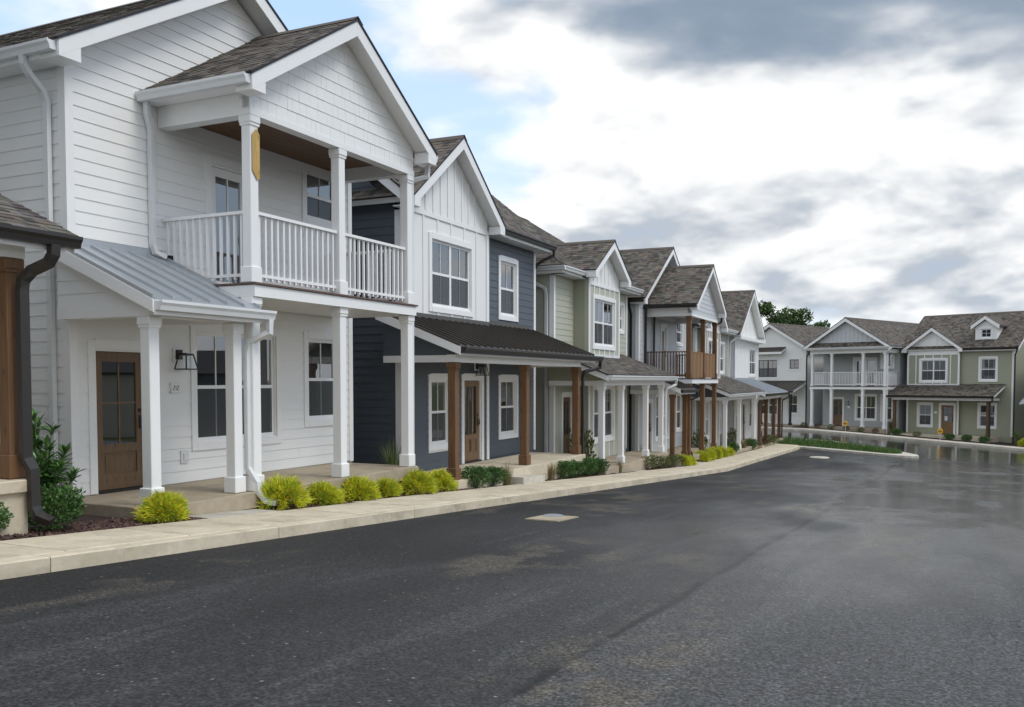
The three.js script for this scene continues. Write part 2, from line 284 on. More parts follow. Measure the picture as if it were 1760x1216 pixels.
function doorAt(g, m, [a0, a1, y0, y1], o = {}) {        // glazed door: stiles and rails > panes, muntins, panels, handle
  const { mt = M.doorWood, frameMat = M.white, panels = 1, lite = 0.52, cols = 2, rows = 2, casing = 0.12, full = false } = o, c = new GB();
  c.boxM(m, a0 - casing, a0, y0, y1 + casing, 0, 0.036).boxM(m, a1, a1 + casing, y0, y1 + casing, 0, 0.036).boxM(m, a0, a1, y1, y1 + casing + 0.02, 0, 0.04);
  c.boxM(m, a0, a0 + 0.03, y0, y1, -0.12, 0).boxM(m, a1 - 0.03, a1, y0, y1, -0.12, 0).boxM(m, a0 + 0.03, a1 - 0.03, y1 - 0.03, y1, -0.12, 0);
  part(g, 'door_casing', c, frameMat);
  part(g, 'threshold', new GB().boxM(m, a0 + 0.031, a1 - 0.031, y0 - 0.02, y0 + 0.025, -0.12, 0.03), M.black);
  const l = a0 + 0.035, r = a1 - 0.035, b = y0 + 0.03, t = y1 - 0.035, st = 0.125, lo = full ? b + 0.2 : t - (t - b) * lite - 0.14, d0 = -0.085, d1 = -0.04, s = new GB();
  s.boxM(m, l, l + st, b, t, d0, d1).boxM(m, r - st, r, b, t, d0, d1).boxM(m, l + st, r - st, t - 0.14, t, d0, d1).boxM(m, l + st, r - st, lo - 0.12, lo, d0, d1);
  if (!full) s.boxM(m, l + st, r - st, b, b + 0.22, d0, d1);
  const d = part(g, 'door', s, mt);
  part(d, 'pane', new GB().quad(m(l + st, lo, -0.062), m(r - st, lo, -0.062), m(r - st, t - 0.14, -0.062), m(l + st, t - 0.14, -0.062)), M.glass);
  for (let i = 1; i < cols; i++) { const x = l + st + (r - l - 2 * st) * i / cols; part(d, 'muntin', new GB().boxM(m, x - 0.012, x + 0.012, lo, t - 0.14, -0.074, -0.05), mt); }
  for (let i = 1; i < rows; i++) { const y = lo + (t - 0.14 - lo) * i / rows; part(d, 'muntin', new GB().boxM(m, l + st, r - st, y - 0.012, y + 0.012, -0.0735, -0.0505), mt); }
  if (!full) for (let i = 0; i < panels; i++) {
    const w = (r - l - 2 * st + 0.06) / panels, x0 = l + st + w * i, x1 = x0 + w - 0.06, p0 = b + 0.22, p1 = lo - 0.12;
    part(d, 'panel', new GB().boxM(m, x0, x1, p0, p1, -0.078, -0.058).boxM(m, x0 + 0.05, x1 - 0.05, p0 + 0.05, p1 - 0.05, -0.058, -0.05), mt);
    if (i) s.boxM(m, x0 - 0.06, x0, p0, p1, d0, d1);
  }
  const hx = r - 0.06, hy = y0 + 0.98;
  part(d, 'handle', new GB().boxM(m, hx - 0.022, hx + 0.022, hy - 0.1, hy + 0.1, -0.04, -0.03).boxM(m, hx - 0.012, hx + 0.012, hy - 0.07, hy - 0.05, -0.03, 0.02).boxM(m, hx - 0.012, hx + 0.012, hy - 0.07, hy + 0.06, 0.005, 0.02).boxM(m, hx - 0.025, hx + 0.025, hy + 0.15, hy + 0.2, -0.04, -0.02), M.black);
  return d;
}
function post(g, x, z, y0, y1, mt, o = {}) {
  const { w = 0.165, cap = 0.11, base = 0.23, ch = 0.008 } = o, h = w / 2, e = 0.028;
  const p = part(g, 'post', B(x - h, x + h, y0, y1, z - h, z + h, ch), mt);
  if (cap) part(p, 'capital', B(x - h - e, x + h + e, y1 - cap, y1 - 0.003, z - h - e, z + h + e, 0.01).box(x - h - 0.015, x + h + 0.015, y1 - cap - 0.035, y1 - cap, z - h - 0.015, z + h + 0.015), mt);
  if (base) part(p, 'plinth', B(x - h - e, x + h + e, y0 + 0.002, y0 + base, z - h - e, z + h + e, 0.01), mt);
  return p;
}
const KG = [[0, 0], [0, -0.125], [0.085, -0.125], [0.10, -0.07], [0.125, -0.035], [0.125, 0], [0.11, 0], [0.11, -0.012], [0.012, -0.012], [0.012, 0]];
function gutter(g, P, Q, out, mt) { return part(g, 'gutter', new GB().extr(KG, P, Q, out, [0, 1, 0]), mt); }
function downspout(g, pts, mt, side = [1, 0, 0], w = 0.085, d = 0.065) {
  const p = part(g, 'downspout', new GB().pipe(pts, w, d, side), mt);
  return p;
}
// one plane of a roof: O + A a + B b, polygon in (a, b)
function slope(g, O, A, Bv, poly, o = {}) {
  const { th = 0.13, deckMat = M.white, cover = 'shingle', each = false } = o;
  const a = V(...A).normalize(), b = V(...Bv).normalize(), n = a.clone().cross(b).normalize(); if (n.y < 0) n.negate();
  const P = (u, v, w) => [O[0] + a.x * u + b.x * v + n.x * w, O[1] + a.y * u + b.y * v + n.y * w, O[2] + a.z * u + b.z * v + n.z * w];
  const solid = (w0, w1, k, q = poly) => { const G = new GB(), c = q; for (let i = 0; i < c.length; i++) { const s = c[i], t = c[(i + 1) % c.length]; G.quad(P(...s, w0), P(...t, w0), P(...t, w1), P(...s, w1)); } for (const f of THREE.ShapeUtils.triangulateShape(c.map((s) => new THREE.Vector2(...s)), [])) { G.tri(...f.map((i) => P(...c[i], w0))); G.tri(...f.map((i) => P(...c[i], w1))); } return G; };
  part(g, 'roof_deck', solid(-th, 0), deckMat);
  const cx = poly.reduce((s, q) => s + q[0], 0) / poly.length, cy = poly.reduce((s, q) => s + q[1], 0) / poly.length;
  const wide = poly.map(([u, v]) => { const dx = u - cx, dy = v - cy; return [u + Math.sign(dx) * 0.05, v + (dy < 0 ? -0.02 : 0)]; });
  part(g, 'drip_edge', solid(0.001, 0.03, 0, wide), cover === 'none' ? (o.topMat ?? M.felt) : M.felt);
  if (cover !== 'shingle') return P;
  const ext = polyExt(wide), b0 = Math.min(...wide.map((q) => q[1])), b1 = Math.max(...wide.map((q) => q[1])), EXP = o.exp ?? 0.15;
  const list = g.userData.shg;
  for (let v = b0, row = 0; v < b1 - 0.02; v += EXP, row++) {
    const v1 = Math.min(v + EXP + 0.03, b1), [l0, r0] = ext(v + 0.002), [l1, r1] = ext(Math.min(v + EXP, b1 - 0.004));
    let u = l0; if (!(r0 > l0)) continue;
    while (u < r0 - 0.01) {
      let w = rr(0.1, 0.25); if (u === l0) w *= rr(0.4, 1); const u1 = Math.min(u + w, r0), raise = rnd() < 0.5 ? 0.014 : 0.007, tone = [0, 0, 0, 4, 4, 1, 1, 2, 2, 5, 3, 6, 6][Math.floor(rnd() * 13)];
      const lim = (x, lo, hi) => Math.max(lo, Math.min(hi, x)), ul = lim(u, l1, r1), ur = lim(u1, l1, r1), z0 = 0.031;
      const q = [P(u + 0.002, v, z0 + raise), P(u1 - 0.002, v, z0 + raise), P(ur, v1, z0 + 0.003), P(ul, v1, z0 + 0.003), P(u + 0.002, v, z0), P(u1 - 0.002, v, z0), P(ur, v1, z0), P(ul, v1, z0)];
      list.push({ q, tone, each }); u = u1;
    }
  }
  return P;
}
function finishRoof(g, most = 300) {                    // the nearest shingles singly, the rest as one mass
  const list = g.userData.shg; delete g.userData.shg; if (!list.length) return;
  g.updateMatrixWorld(true);
  const d = (s) => V(...s.q[0]).applyMatrix4(g.matrixWorld).distanceTo(camera.position);
  const near = list.filter((s) => s.each).map((s) => [d(s), s]).sort((a, b) => a[0] - b[0]).slice(0, most).map((x) => x[1]), set = new Set(near), all = new GB();
  for (const s of near) { const G = new GB(); shingleFaces(G, s.q); part(g, 'shingle', G, M.shingle[s.tone]); }
  for (const s of list) if (!set.has(s)) shingleFaces(all, s.q, SHINGLE[s.tone].map((c) => c * rr(0.88, 1.12)));
  if (all.p.length) part(g, 'shingles', all, M.shingleV, 'stuff');
}
function shingleFaces(G, [a, b, c, d, e, f, h, i], col) { G.quad(a, b, c, d, col).quad(e, f, b, a, col).quad(a, d, i, e, col).quad(b, f, h, c, col); }
// front gable: ridge runs along z, from zb to zf
function gableZ(g, c, half, eaveY, pitch, zb, zf, o = {}) {
  const k = Math.hypot(1, pitch), len = half * k, peak = eaveY + half * pitch, { fascia = 0.2, lit = [true, true], each = false, ret = 0.3, trim = M.white } = o;
  slope(g, [c - half, eaveY, zf], [0, 0, -1], [1, pitch, 0], [[0, 0], [zf - zb, 0], [zf - zb, len], [0, len]], { cover: lit[0] ? 'shingle' : 'plain', each, ...o });
  slope(g, [c + half, eaveY, zf], [0, 0, -1], [-1, pitch, 0], [[0, 0], [zf - zb, 0], [zf - zb, len], [0, len]], { cover: lit[1] ? 'shingle' : 'plain', each, ...o });
  for (const s of [-1, 1]) {
    const y = (x) => eaveY + (half - Math.abs(x - c)) * pitch - 0.004, xe = c + s * half, pts = [[xe, y(xe)], [c + s * 0.001, y(c)], [c + s * 0.001, y(c) - fascia * k], [xe, y(xe) - fascia * k * 0.9]];
    part(g, 'rake_fascia', new GB().extr(pts, [0, 0, zf + 0.002], [0, 0, zf + 0.032], [1, 0, 0], [0, 1, 0]), trim);
    if (ret) part(g, 'eave_return', B(Math.min(xe, xe - s * ret) + 0.004, Math.max(xe, xe - s * ret) - 0.004, eaveY - 0.21, eaveY - 0.02, zf - (o.overhang ?? 0.3), zf + 0.03), trim);
  }
  if (!o.noRidge) part(g, 'ridge_cap', new GB().extr([[-0.14, -0.14 * pitch], [0, 0], [0.14, -0.14 * pitch], [0, 0.014]], [c, peak + 0.06, zb], [c, peak + 0.06, zf + 0.05], [1, 0, 0], [0, 1, 0]), M.shingle[4]);
  return peak;
}
// roof with its ridge along x
function gableX(g, x0, x1, zf, zb, eaveY, pitch, o = {}) {
  const half = (zf - zb) / 2, k = Math.hypot(1, pitch), len = half * k, { each = false, fascia = 0.2, hipL = 0, hipR = 0 } = o, W = x1 - x0;
  const main = (q) => slope(g, [x0, eaveY, zf], [1, 0, 0], [0, pitch, -1], q, { each, ...o });
  if (o.notch) { const [n0, n1, dz] = o.notch, a0 = n0 - x0, a1 = n1 - x0, bn = dz * k, hl = hipL * bn / len, hr = hipR * bn / len; if (a0 - hl > 0.05) main([[0, 0], [a0, 0], [a0, bn], [hl, bn]]); if (W - a1 > 0.05) main([[a1, 0], [W, 0], [W - hr, bn], [a1, bn]]); main([[hl, bn], [W - hr, bn], [W - hipR, len], [hipL, len]]); }
  else main([[0, 0], [W, 0], [W - hipR, len], [hipL, len]]);
  slope(g, [x0, eaveY, zb], [1, 0, 0], [0, pitch, 1], [[0, 0], [W, 0], [W - hipR, len], [hipL, len]], { cover: 'plain', ...o });
  if (hipL) slope(g, [x0, eaveY, zb], [0, 0, 1], [hipL, half * pitch, 0], [[0, 0], [2 * half, 0], [half, Math.hypot(hipL, half * pitch)]], { each, ...o });
  if (hipR) slope(g, [x1, eaveY, zb], [0, 0, 1], [-hipR, half * pitch, 0], [[0, 0], [2 * half, 0], [half, Math.hypot(hipR, half * pitch)]], o);
  for (const [x, h, s] of [[x0, hipL, -1], [x1, hipR, 1]]) if (!h) {
    for (const t of [0, 1]) { const ze = t ? zb : zf, zc = (zf + zb) / 2, y = (z) => eaveY + (half - Math.abs(z - zc)) * pitch - 0.004; part(g, 'rake_fascia', new GB().extr([[ze, y(ze)], [zc, y(zc)], [zc, y(zc) - fascia * k], [ze, y(ze) - fascia * k * 0.9]], [x + s * 0.002, 0, 0], [x + s * 0.03, 0, 0], [0, 0, 1], [0, 1, 0]), M.white); }
  }
  part(g, 'ridge_cap', new GB().extr([[-0.14, -0.14 * pitch], [0, 0], [0.14, -0.14 * pitch], [0, 0.014]], [x0 + hipL, eaveY + half * pitch + 0.06, (zf + zb) / 2], [x1 - hipR, eaveY + half * pitch + 0.06, (zf + zb) / 2], [0, 0, 1], [0, 1, 0]), M.shingle[4]);
}
function soffitBox(g, x0, x1, y, z0, z1) { part(g, 'soffit', B(x0, x1, y - 0.02, y, z0, z1), M.white); }
// standing-seam shed roof: panels and ribs each a piece
function metalShed(g, x0, x1, zTop, yTop, zEave, yEave, mt, pitchStep = 0.3) {
  const n = Math.round((x1 - x0) / pitchStep), w = (x1 - x0) / n, L2 = Math.hypot(zEave - zTop, yTop - yEave), ny = (zEave - zTop) / L2, nz = (yTop - yEave) / L2;
  const pt = (x, t, h) => [x, mix(yTop, yEave, t) + ny * h, mix(zTop, zEave, t) + nz * h];
  const slab = (a, b, h0, h1, t0 = 0, t1 = 1) => new GB().hexa([pt(a, t0, h1), pt(b, t0, h1), pt(b, t1, h1), pt(a, t1, h1), pt(a, t0, h0), pt(b, t0, h0), pt(b, t1, h0), pt(a, t1, h0)]);
  part(g, 'porch_roof_deck', slab(x0, x1, -0.11, -0.004), M.white);
  for (let i = 0; i < n; i++) part(g, 'roof_panel', slab(x0 + w * i + 0.001, x0 + w * (i + 1) - 0.001, 0, 0.008 + rr(0, 0.002)), mt);
  for (let i = 0; i <= n; i++) part(g, 'seam_rib', slab(x0 + w * i - 0.014, x0 + w * i + 0.014, 0.0095, 0.046, 0.04, 0.985), mt);
  part(g, 'flashing', B(x0 - 0.02, x1 + 0.02, yTop - 0.02, yTop + 0.09, zTop + 0.021, zTop + 0.034), mt);
}
function shedFascia(g, x, s, zTop, yTop, zEave, yEave, drop = 0.19) { part(g, 'rake_fascia', new GB().extr([[zTop, yTop - 0.006], [zEave, yEave - 0.006], [zEave, yEave - drop * 0.85], [zTop, yTop - drop]], [x + s * 0.002, 0, 0], [x + s * 0.03, 0, 0], [0, 0, 1], [0, 1, 0]), M.white); }
function lampAt(g, m, a, y, o = {}) {                    // wall lantern: back plate, arm, tapered frame, glass
  const l = part(g, 'wall_lamp', new GB().boxM(m, a - 0.1, a + 0.1, y - 0.02, y + 0.2, 0.02, 0.04), M.white);
  const k = new GB().boxM(m, a - 0.055, a + 0.055, y + 0.02, y + 0.17, 0.04, 0.075).boxM(m, a - 0.02, a + 0.02, y + 0.09, y + 0.12, 0.075, 0.2), t = 0.075, w = 0.12, y1 = y + 0.09, y0 = y - 0.13, zc = 0.2;
  const q = (h, yy) => [m(a - h, yy, zc - h), m(a + h, yy, zc - h), m(a + h, yy, zc + h), m(a - h, yy, zc + h)], top = q(t, y1), bot = q(w, y0);
  for (let i = 0; i < 4; i++) { const j = (i + 1) % 4, bar = (p, r) => k.pipe([p, r], 0.016, 0.016, [0.3, 0.1, 0.9]); bar(top[i], bot[i]); bar(bot[i], bot[j]); bar(top[i], top[j]); }
  k.boxM(m, a - t, a + t, y1, y1 + 0.02, zc - t, zc + t);
  part(l, 'lantern_frame', k, M.black);
  const gl = new GB(); for (let i = 0; i < 4; i++) { const j = (i + 1) % 4; gl.quad(top[i], top[j], bot[j], bot[i]); } part(l, 'lantern_glass', gl, M.lampGlass);
}
function rail(g, P, Q, y, mt, o = {}) {                  // P, Q = [x, z]; top rail, bottom rail, balusters
  const { h = 1.04, step = 0.125, boards = false, each = true, w = 0.035 } = o, dx = Q[0] - P[0], dz = Q[1] - P[1], len = Math.hypot(dx, dz), ux = dx / len, uz = dz / len;
  const bar = (y0, y1, t) => new GB().hexa([[P[0] - uz * t, y0, P[1] + ux * t], [Q[0] - uz * t, y0, Q[1] + ux * t], [Q[0] - uz * t, y1, Q[1] + ux * t], [P[0] - uz * t, y1, P[1] + ux * t], [P[0] + uz * t, y0, P[1] - ux * t], [Q[0] + uz * t, y0, Q[1] - ux * t], [Q[0] + uz * t, y1, Q[1] - ux * t], [P[0] + uz * t, y1, P[1] - ux * t]]);
  part(g, 'top_rail', bar(y + h - 0.045, y + h, 0.05), mt); part(g, 'bottom_rail', bar(y + 0.1, y + 0.145, 0.022), mt);
  const n = Math.round(len / step), all = each ? null : new GB();
  for (let i = 0; i < n; i++) {
    const t = (i + 0.5) * len / n, hw = boards ? len / n / 2 - 0.003 : w / 2, off = boards ? 0.03 : 0, e = w / 2;
    const cx = P[0] + ux * t - uz * off, cz = P[1] + uz * t + ux * off, y0 = y + (boards ? 0.03 : 0.06), y1 = y + h - 0.046;
    const G = all ?? new GB(), q = (sx, sz, yy) => [cx + ux * hw * sx - uz * e * sz * (boards ? 0.5 : 1), yy, cz + uz * hw * sx + ux * e * sz * (boards ? 0.5 : 1)];
    G.hexa([q(-1, 1, y0), q(1, 1, y0), q(1, 1, y1), q(-1, 1, y1), q(-1, -1, y0), q(1, -1, y0), q(1, -1, y1), q(-1, -1, y1)]);
    if (each) part(g, boards ? 'rail_board' : 'baluster', G, boards && i % 3 ? [M.railBoardDark, M.railBoardPale][i % 2] : mt);
  }
  if (all) part(g, 'balusters', all, mt, 'stuff');
}
function shell(g, x0, x1, zb, top, mt) {                 // floors, partition and rear wall that close a house
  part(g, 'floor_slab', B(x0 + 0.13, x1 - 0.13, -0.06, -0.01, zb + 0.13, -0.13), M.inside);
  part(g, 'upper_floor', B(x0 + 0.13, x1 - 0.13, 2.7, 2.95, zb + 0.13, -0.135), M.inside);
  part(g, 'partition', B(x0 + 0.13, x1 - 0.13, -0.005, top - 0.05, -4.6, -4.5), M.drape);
  part(g, 'rear_wall', B(x0, x1, -0.5, top, zb, zb + 0.12), mt);
}
function slab(g, x0, x1, z0, z1, h, mt = M.concTan) { return part(g, 'porch_slab', B(x0, x1, -h, -0.012, z0, z1, 0.012), mt); }
function plaque(g, m, a, y, txt) {
  const p = part(g, 'number_plaque', new GB().boxM(m, a - 0.085, a + 0.085, y - 0.07, y + 0.07, 0.02, 0.04), M.white); part(p, 'plaque_rim', new GB().boxM(m, a - 0.097, a + 0.097, y - 0.082, y + 0.082, 0.012, 0.03), M.gutterW);
  if (txt) { const S = { 2: [[0, 1, 1, 1], [1, 1, 1, 0.5], [1, 0.5, 0, 0.5], [0, 0.5, 0, 0], [0, 0, 1, 0]], 1: [[0.5, 0, 0.5, 1]] }, G = new GB(); [...txt].forEach((ch, i) => { for (const [x0, y0, x1, y1] of S[ch]) { const X = (x) => a - 0.055 + i * 0.042 + x * 0.026, Y = (v) => y - 0.035 + v * 0.07; G.boxM(m, Math.min(X(x0), X(x1)) - 0.004, Math.max(X(x0), X(x1)) + 0.004, Math.min(Y(y0), Y(y1)) - 0.004, Math.max(Y(y0), Y(y1)) + 0.004, 0.04, 0.044); } }); part(p, 'lettering', G, M.gutterB); }
}
// ---------------------------------------------------------------- houses of the near row
// front-gabled house with a gabled balcony and a small standing-seam entry porch
function balconyHouse(g, p) {
  const { W, posts: ps, zP = 1.7, body, each, railMat, postMat, gutMat, tin, boards, entry } = p, m = front(0), c = W / 2, pitch = p.pitch ?? 0.6, wt = 6.03, zb = -9.5;
  const gp = [[0, -0.3], [W, -0.3], [W, wt], [c, wt + c * pitch], [0, wt]], hole = [...p.wins.map((w) => w.r), ...p.doors.map((d) => d.r)], cut = hole.map(casingRect);
  wall(g, m, gp, hole, body); siding(g, m, [[0.1, 0], [W - 0.1, 0], [W - 0.1, wt - 0.02], [c, wt + c * pitch - 0.08], [0.1, wt - 0.02]], cut, body, { each });
  part(g, 'base_board', B(0.0, W, -0.3, -0.005, 0.002, 0.02), M.concTan);
  const lw = [[zb, -0.3], [-0.121, -0.3], [-0.121, wt], [zb, wt]]; wall(g, left(0), lw, [], body); wall(g, right(W), lw, [], body);
  siding(g, left(0), [[zb, 0], [-0.11, 0], [-0.11, 5.8], [zb, 5.8]], [], body, { each });
  for (const x of [0, W]) part(g, 'corner_board', B(x ? x - 0.1 : -0.03, x ? x + 0.03 : 0.1, -0.02, wt - 0.16, 0.002, 0.03).box(x ? x + 0.002 : -0.03, x ? x + 0.03 : -0.002, -0.02, wt - 0.2, -0.11, 0.0015), M.white);
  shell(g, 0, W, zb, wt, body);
  gableZ(g, c, c + 0.38, 6.0, pitch, zb - 0.3, 0.35, { each, lit: [true, false], ret: 0.34, overhang: 0.34 });
  soffitBox(g, -0.375, -0.035, 5.84, zb, 0.02); part(g, 'fascia', B(-0.385, -0.36, 5.8, 5.98, zb, 0.02), M.white);
  gutter(g, [-0.386, 5.98, zb], [-0.386, 5.98, 0.33], [-1, 0, 0], gutMat);
  downspout(g, [[-0.44, 5.86, -0.24], [-0.43, 5.76, -0.24], [-0.36, 5.66, -0.245], [-0.14, 5.48, -0.26], [-0.08, 5.36, -0.265], [-0.075, 5.2, -0.27], [-0.075, -0.15, -0.27]], gutMat, [0, 0, 1]);
  for (const d of p.doors) doorAt(g, m, d.r, d); for (const w of p.wins) windowAt(g, m, w.r, w);
  // balcony
  const x0 = ps[0] - 0.1, x1 = ps[2] + 0.1, zf = zP + 0.15, y = 3.0;
  const nb = 13; for (let i = 0; i < nb; i++) part(g, 'deck_soffit_board', B(x0 + 0.03, x1 - 0.03, y - 0.175, y - 0.155, 0.04 + i * (zf - 0.1) / nb, 0.04 + (i + 1) * (zf - 0.1) / nb - 0.022), M.white);
  part(g, 'deck', B(x0 - 0.02, x1 + 0.02, y - 0.03, y - 0.002, 0.02, zf + 0.03), M.deckEdge);
  part(g, 'rim_board', B(x0, x1, y - 0.2, y - 0.038, zf - 0.04, zf), M.white); for (const x of [x0, x1 - 0.04]) part(g, 'rim_board', B(x, x + 0.04, y - 0.2, y - 0.038, 0.02, zf - 0.042), M.white);
  for (const x of ps) { post(g, x, zP, y, 5.38, postMat, p.po); post(g, x, zP, -0.01, y - 0.2, postMat, p.po); }
  const ro = { each: true, step: p.step ?? 0.125 };
  for (const i of [0, 1]) rail(g, [ps[i] + 0.1, zP], [ps[i + 1] - 0.1, zP], y, boards ? M.railBoard : railMat, { ...ro, boards });
  rail(g, [ps[0], 0.03], [ps[0], zP - 0.1], y, railMat, ro); rail(g, [ps[2], zP - 0.1], [ps[2], 0.03], y, railMat, ro);
  part(g, 'beam', B(x0, x1, 5.38, 5.64, zP - 0.09, zP + 0.08), M.white); for (const x of [x0, x1 - 0.2]) part(g, 'beam', B(x, x + 0.2, 5.38, 5.62, 0.02, zP - 0.092), M.white);
  const nc = 11; for (let i = 0; i < nc; i++) part(g, 'ceiling_board', B(x0 + 0.21, x1 - 0.21, 5.6, 5.615, 0.03 + i * (zP - 0.14) / nc, 0.03 + (i + 1) * (zP - 0.14) / nc - 0.006), p.ceil ?? M.ceilWood);
  part(g, 'ceiling_trim', B(x0 + 0.21, x1 - 0.21, 5.42, 5.595, 0.021, 0.045), M.white);
  const bc = (x0 + x1) / 2, bh = (x1 - x0) / 2 + 0.3, bp = p.bp ?? 0.63, ey = 5.81, wallTop = (x) => ey + (bh - Math.abs(x - bc)) * bp - 0.165;
  const fz = front(zP + 0.085), tri = [[x0, 5.47], [x1, 5.47], [x1, wallTop(x1)], [bc, wallTop(bc)], [x0, wallTop(x0)]];
  wall(g, front(zP + 0.084), tri, [], body, 'gable_wall');
  if (p.shake) { // single shakes in courses
    const ext = polyExt(tri); let k = 0;
    for (let yy = 5.47; yy < wallTop(bc) - 0.05; yy += 0.185, k++) {
      const [l, r] = ext(yy + 0.003), [l2, r2] = ext(Math.min(yy + 0.185, wallTop(bc) - 0.005)); let u = l;
      while (u < r - 0.02) { let w = rr(0.1, 0.3); if (u === l) w *= rr(0.4, 1); const v = Math.min(u + w, r), lim = (x) => Math.max(l2, Math.min(r2, x)), a = lim(u), b = lim(v), t = Math.min(yy + 0.195, wallTop(bc) - 0.004), o = rr(0.012, 0.016);
        part(g, 'shake', new GB().hexa([fz(u + 0.0015, yy, o), fz(v - 0.0015, yy, o), fz(b - 0.0015, t, 0.005), fz(a + 0.0015, t, 0.005), fz(u + 0.0015, yy, 0.001), fz(v - 0.0015, yy, 0.001), fz(b - 0.0015, t, 0.001), fz(a + 0.0015, t, 0.001)]), body); u = v; }
    }
  } else siding(g, fz, tri, [], body, { each: false });
  part(g, 'frieze_board', B(x0 - 0.01, x1 + 0.01, 5.375, 5.468, zP + 0.086, zP + 0.112), M.white);
  gableZ(g, bc, bh, ey, bp, 0.02, zP + 0.38, { each, lit: [true, false], ret: 0.28, overhang: 0.27 });
  for (const s of [-1, 1]) {
    const e = bc + s * bh; part(g, 'side_frieze', B(s < 0 ? x0 : x1 - 0.1, s < 0 ? x0 + 0.1 : x1, 5.62, ey + 0.02, 0.02, zP + 0.08), M.white); soffitBox(g, Math.min(e, e - s * 0.3) + 0.01, Math.max(e, e - s * 0.3) - 0.01, ey - 0.1, 0.02, zP + 0.1);
    gutter(g, [e + s * 0.004, ey - 0.01, 0.03], [e + s * 0.004, ey - 0.01, zP + 0.38], [s, 0, 0], gutMat);
  }
  const dx = bc - bh; downspout(g, [[dx + 0.02, ey - 0.13, 0.1], [dx + 0.03, ey - 0.3, 0.1], [dx + 0.12, ey - 0.5, 0.07], [dx + 0.12, 3.62, 0.07], [dx + 0.15, 3.5, 0.09], [dx + 0.3, 3.44, 0.14]], gutMat, [0, 0, 1]);
  downspout(g, [[bc + bh + 0.06, ey - 0.13, zP + 0.2], [bc + bh + 0.06, ey - 0.38, zP + 0.18], [x1 + 0.05, ey - 0.5, zP + 0.02], [x1 + 0.05, -0.2, zP]], gutMat, [0, 0, 1]);
  // entry porch
  const [e0, e1] = entry, r0 = e0 - 0.24, r1 = e1 + 0.2, zE = 1.95, yT = 3.46, yE = 2.6;
  metalShed(g, r0, r1, 0.0, yT, zE, yE, tin, 0.34); shedFascia(g, r0, -1, 0.03, yT, zE, yE); shedFascia(g, r1, 1, 0.03, yT, zE, yE);
  gutter(g, [r0, yE - 0.01, zE + 0.004], [r1 + 0.18, yE - 0.01, zE + 0.004], [0, 0, 1], p.porchGut);
  part(g, 'porch_fascia', B(r0, r1, yE - 0.19, yE - 0.03, zE - 0.03, zE), M.white);
  part(g, 'beam', B(e0 - 0.1, e1 + 0.1, 2.41, 2.6, 1.5, 1.7), M.white); for (const x of [e0, e1]) part(g, 'beam', B(x - 0.1, x + 0.1, 2.41, 2.56, 0.02, 1.498), M.white);
  const side = [[0.03, 2.56], [1.6, 2.56], [1.6, 2.62], [0.03, 3.3]];
  wall(g, left(e0 - 0.08), side, [], p.infill ?? body, 'porch_gable'); siding(g, left(e0 - 0.08), side, [], p.infill ?? body, { each });
  part(g, 'porch_ceiling', B(e0 + 0.1, e1 - 0.1, 2.5, 2.52, 0.03, 1.5), M.white);
  for (const x of entry) post(g, x, 1.6, -0.01, 2.41, p.entryMat ?? postMat, p.po);
  downspout(g, [[r1 + 0.1, yE - 0.13, zE + 0.06], [r1 + 0.1, yE - 0.32, zE + 0.05], [e1 + 0.19, yE - 0.46, 1.72], [e1 + 0.17, yE - 0.62, 1.7], [e1 + 0.17, 0.34, 1.7], [e1 + 0.22, 0.12, 1.82], [e1 + 0.22, 0.0, 1.83], [e1 + 0.26, -0.14, 1.95], [e1 + 0.3, -0.17, 2.1]], p.porchGut, [1, 0, 0], 0.09, 0.07);
  slab(g, Math.min(e0 - 0.2, x0), x1 + 0.1, 0.025, p.slabZ ?? 1.82, p.slabH ?? 0.25);
}
const white1 = house('townhouse', 'white house with white balcony posts and shake gable beside the street', ROW, 0.41, 'houses along the near sidewalk');
balconyHouse(white1, {
  W: 6.48, posts: [1.68, 3.78, 5.87], body: M.sideWhite, each: true, step: 0.135, railMat: M.white, postMat: M.white, gutMat: M.gutterW, porchGut: M.gutterW, tin: M.tin, entry: [-0.11, 1.4], shake: true,
  doors: [{ r: [0.38, 1.3, 0, 2.04], lite: 0.6 }, { r: [2.67, 3.57, 3.0, 5.1], mt: M.white, full: true, cols: 2, rows: 1 }],
  wins: [{ r: [2.29, 4.2, 0.6, 2.38], units: 2 }, { r: [5.1, 6.02, 0.85, 2.38] }, { r: [5.1, 6.02, 4.6, 5.5] }],
});
lampAt(white1, front(0), 1.9, 1.9); plaque(white1, front(0), 1.84, 1.48, '212');
part(white1, 'downspout_outlet', B(1.62, 1.72, 3.39, 3.48, 0.09, 0.19), M.black);
part(white1, 'outlet_cover', new GB().boxM(front(0), 1.93, 2.09, 0.3, 0.5, 0.018, 0.032).boxM(front(0), 1.98, 2.04, 0.34, 0.46, 0.032, 0.045), M.gutterW);
part(white1, 'bare_wood_patch', new GB().extr([[-0.072, 0], [0.03, -0.13], [0.085, -0.1], [0.085, 0.52], [0.02, 0.6], [-0.072, 0.5]], [1.68 + 0.01, 4.6, 1.797], [1.68 + 0.01, 4.6, 1.8], [1, 0, 0], [0, 1, 0]), M.bare, null, 'bare unpainted yellow wood patch on the balcony post');

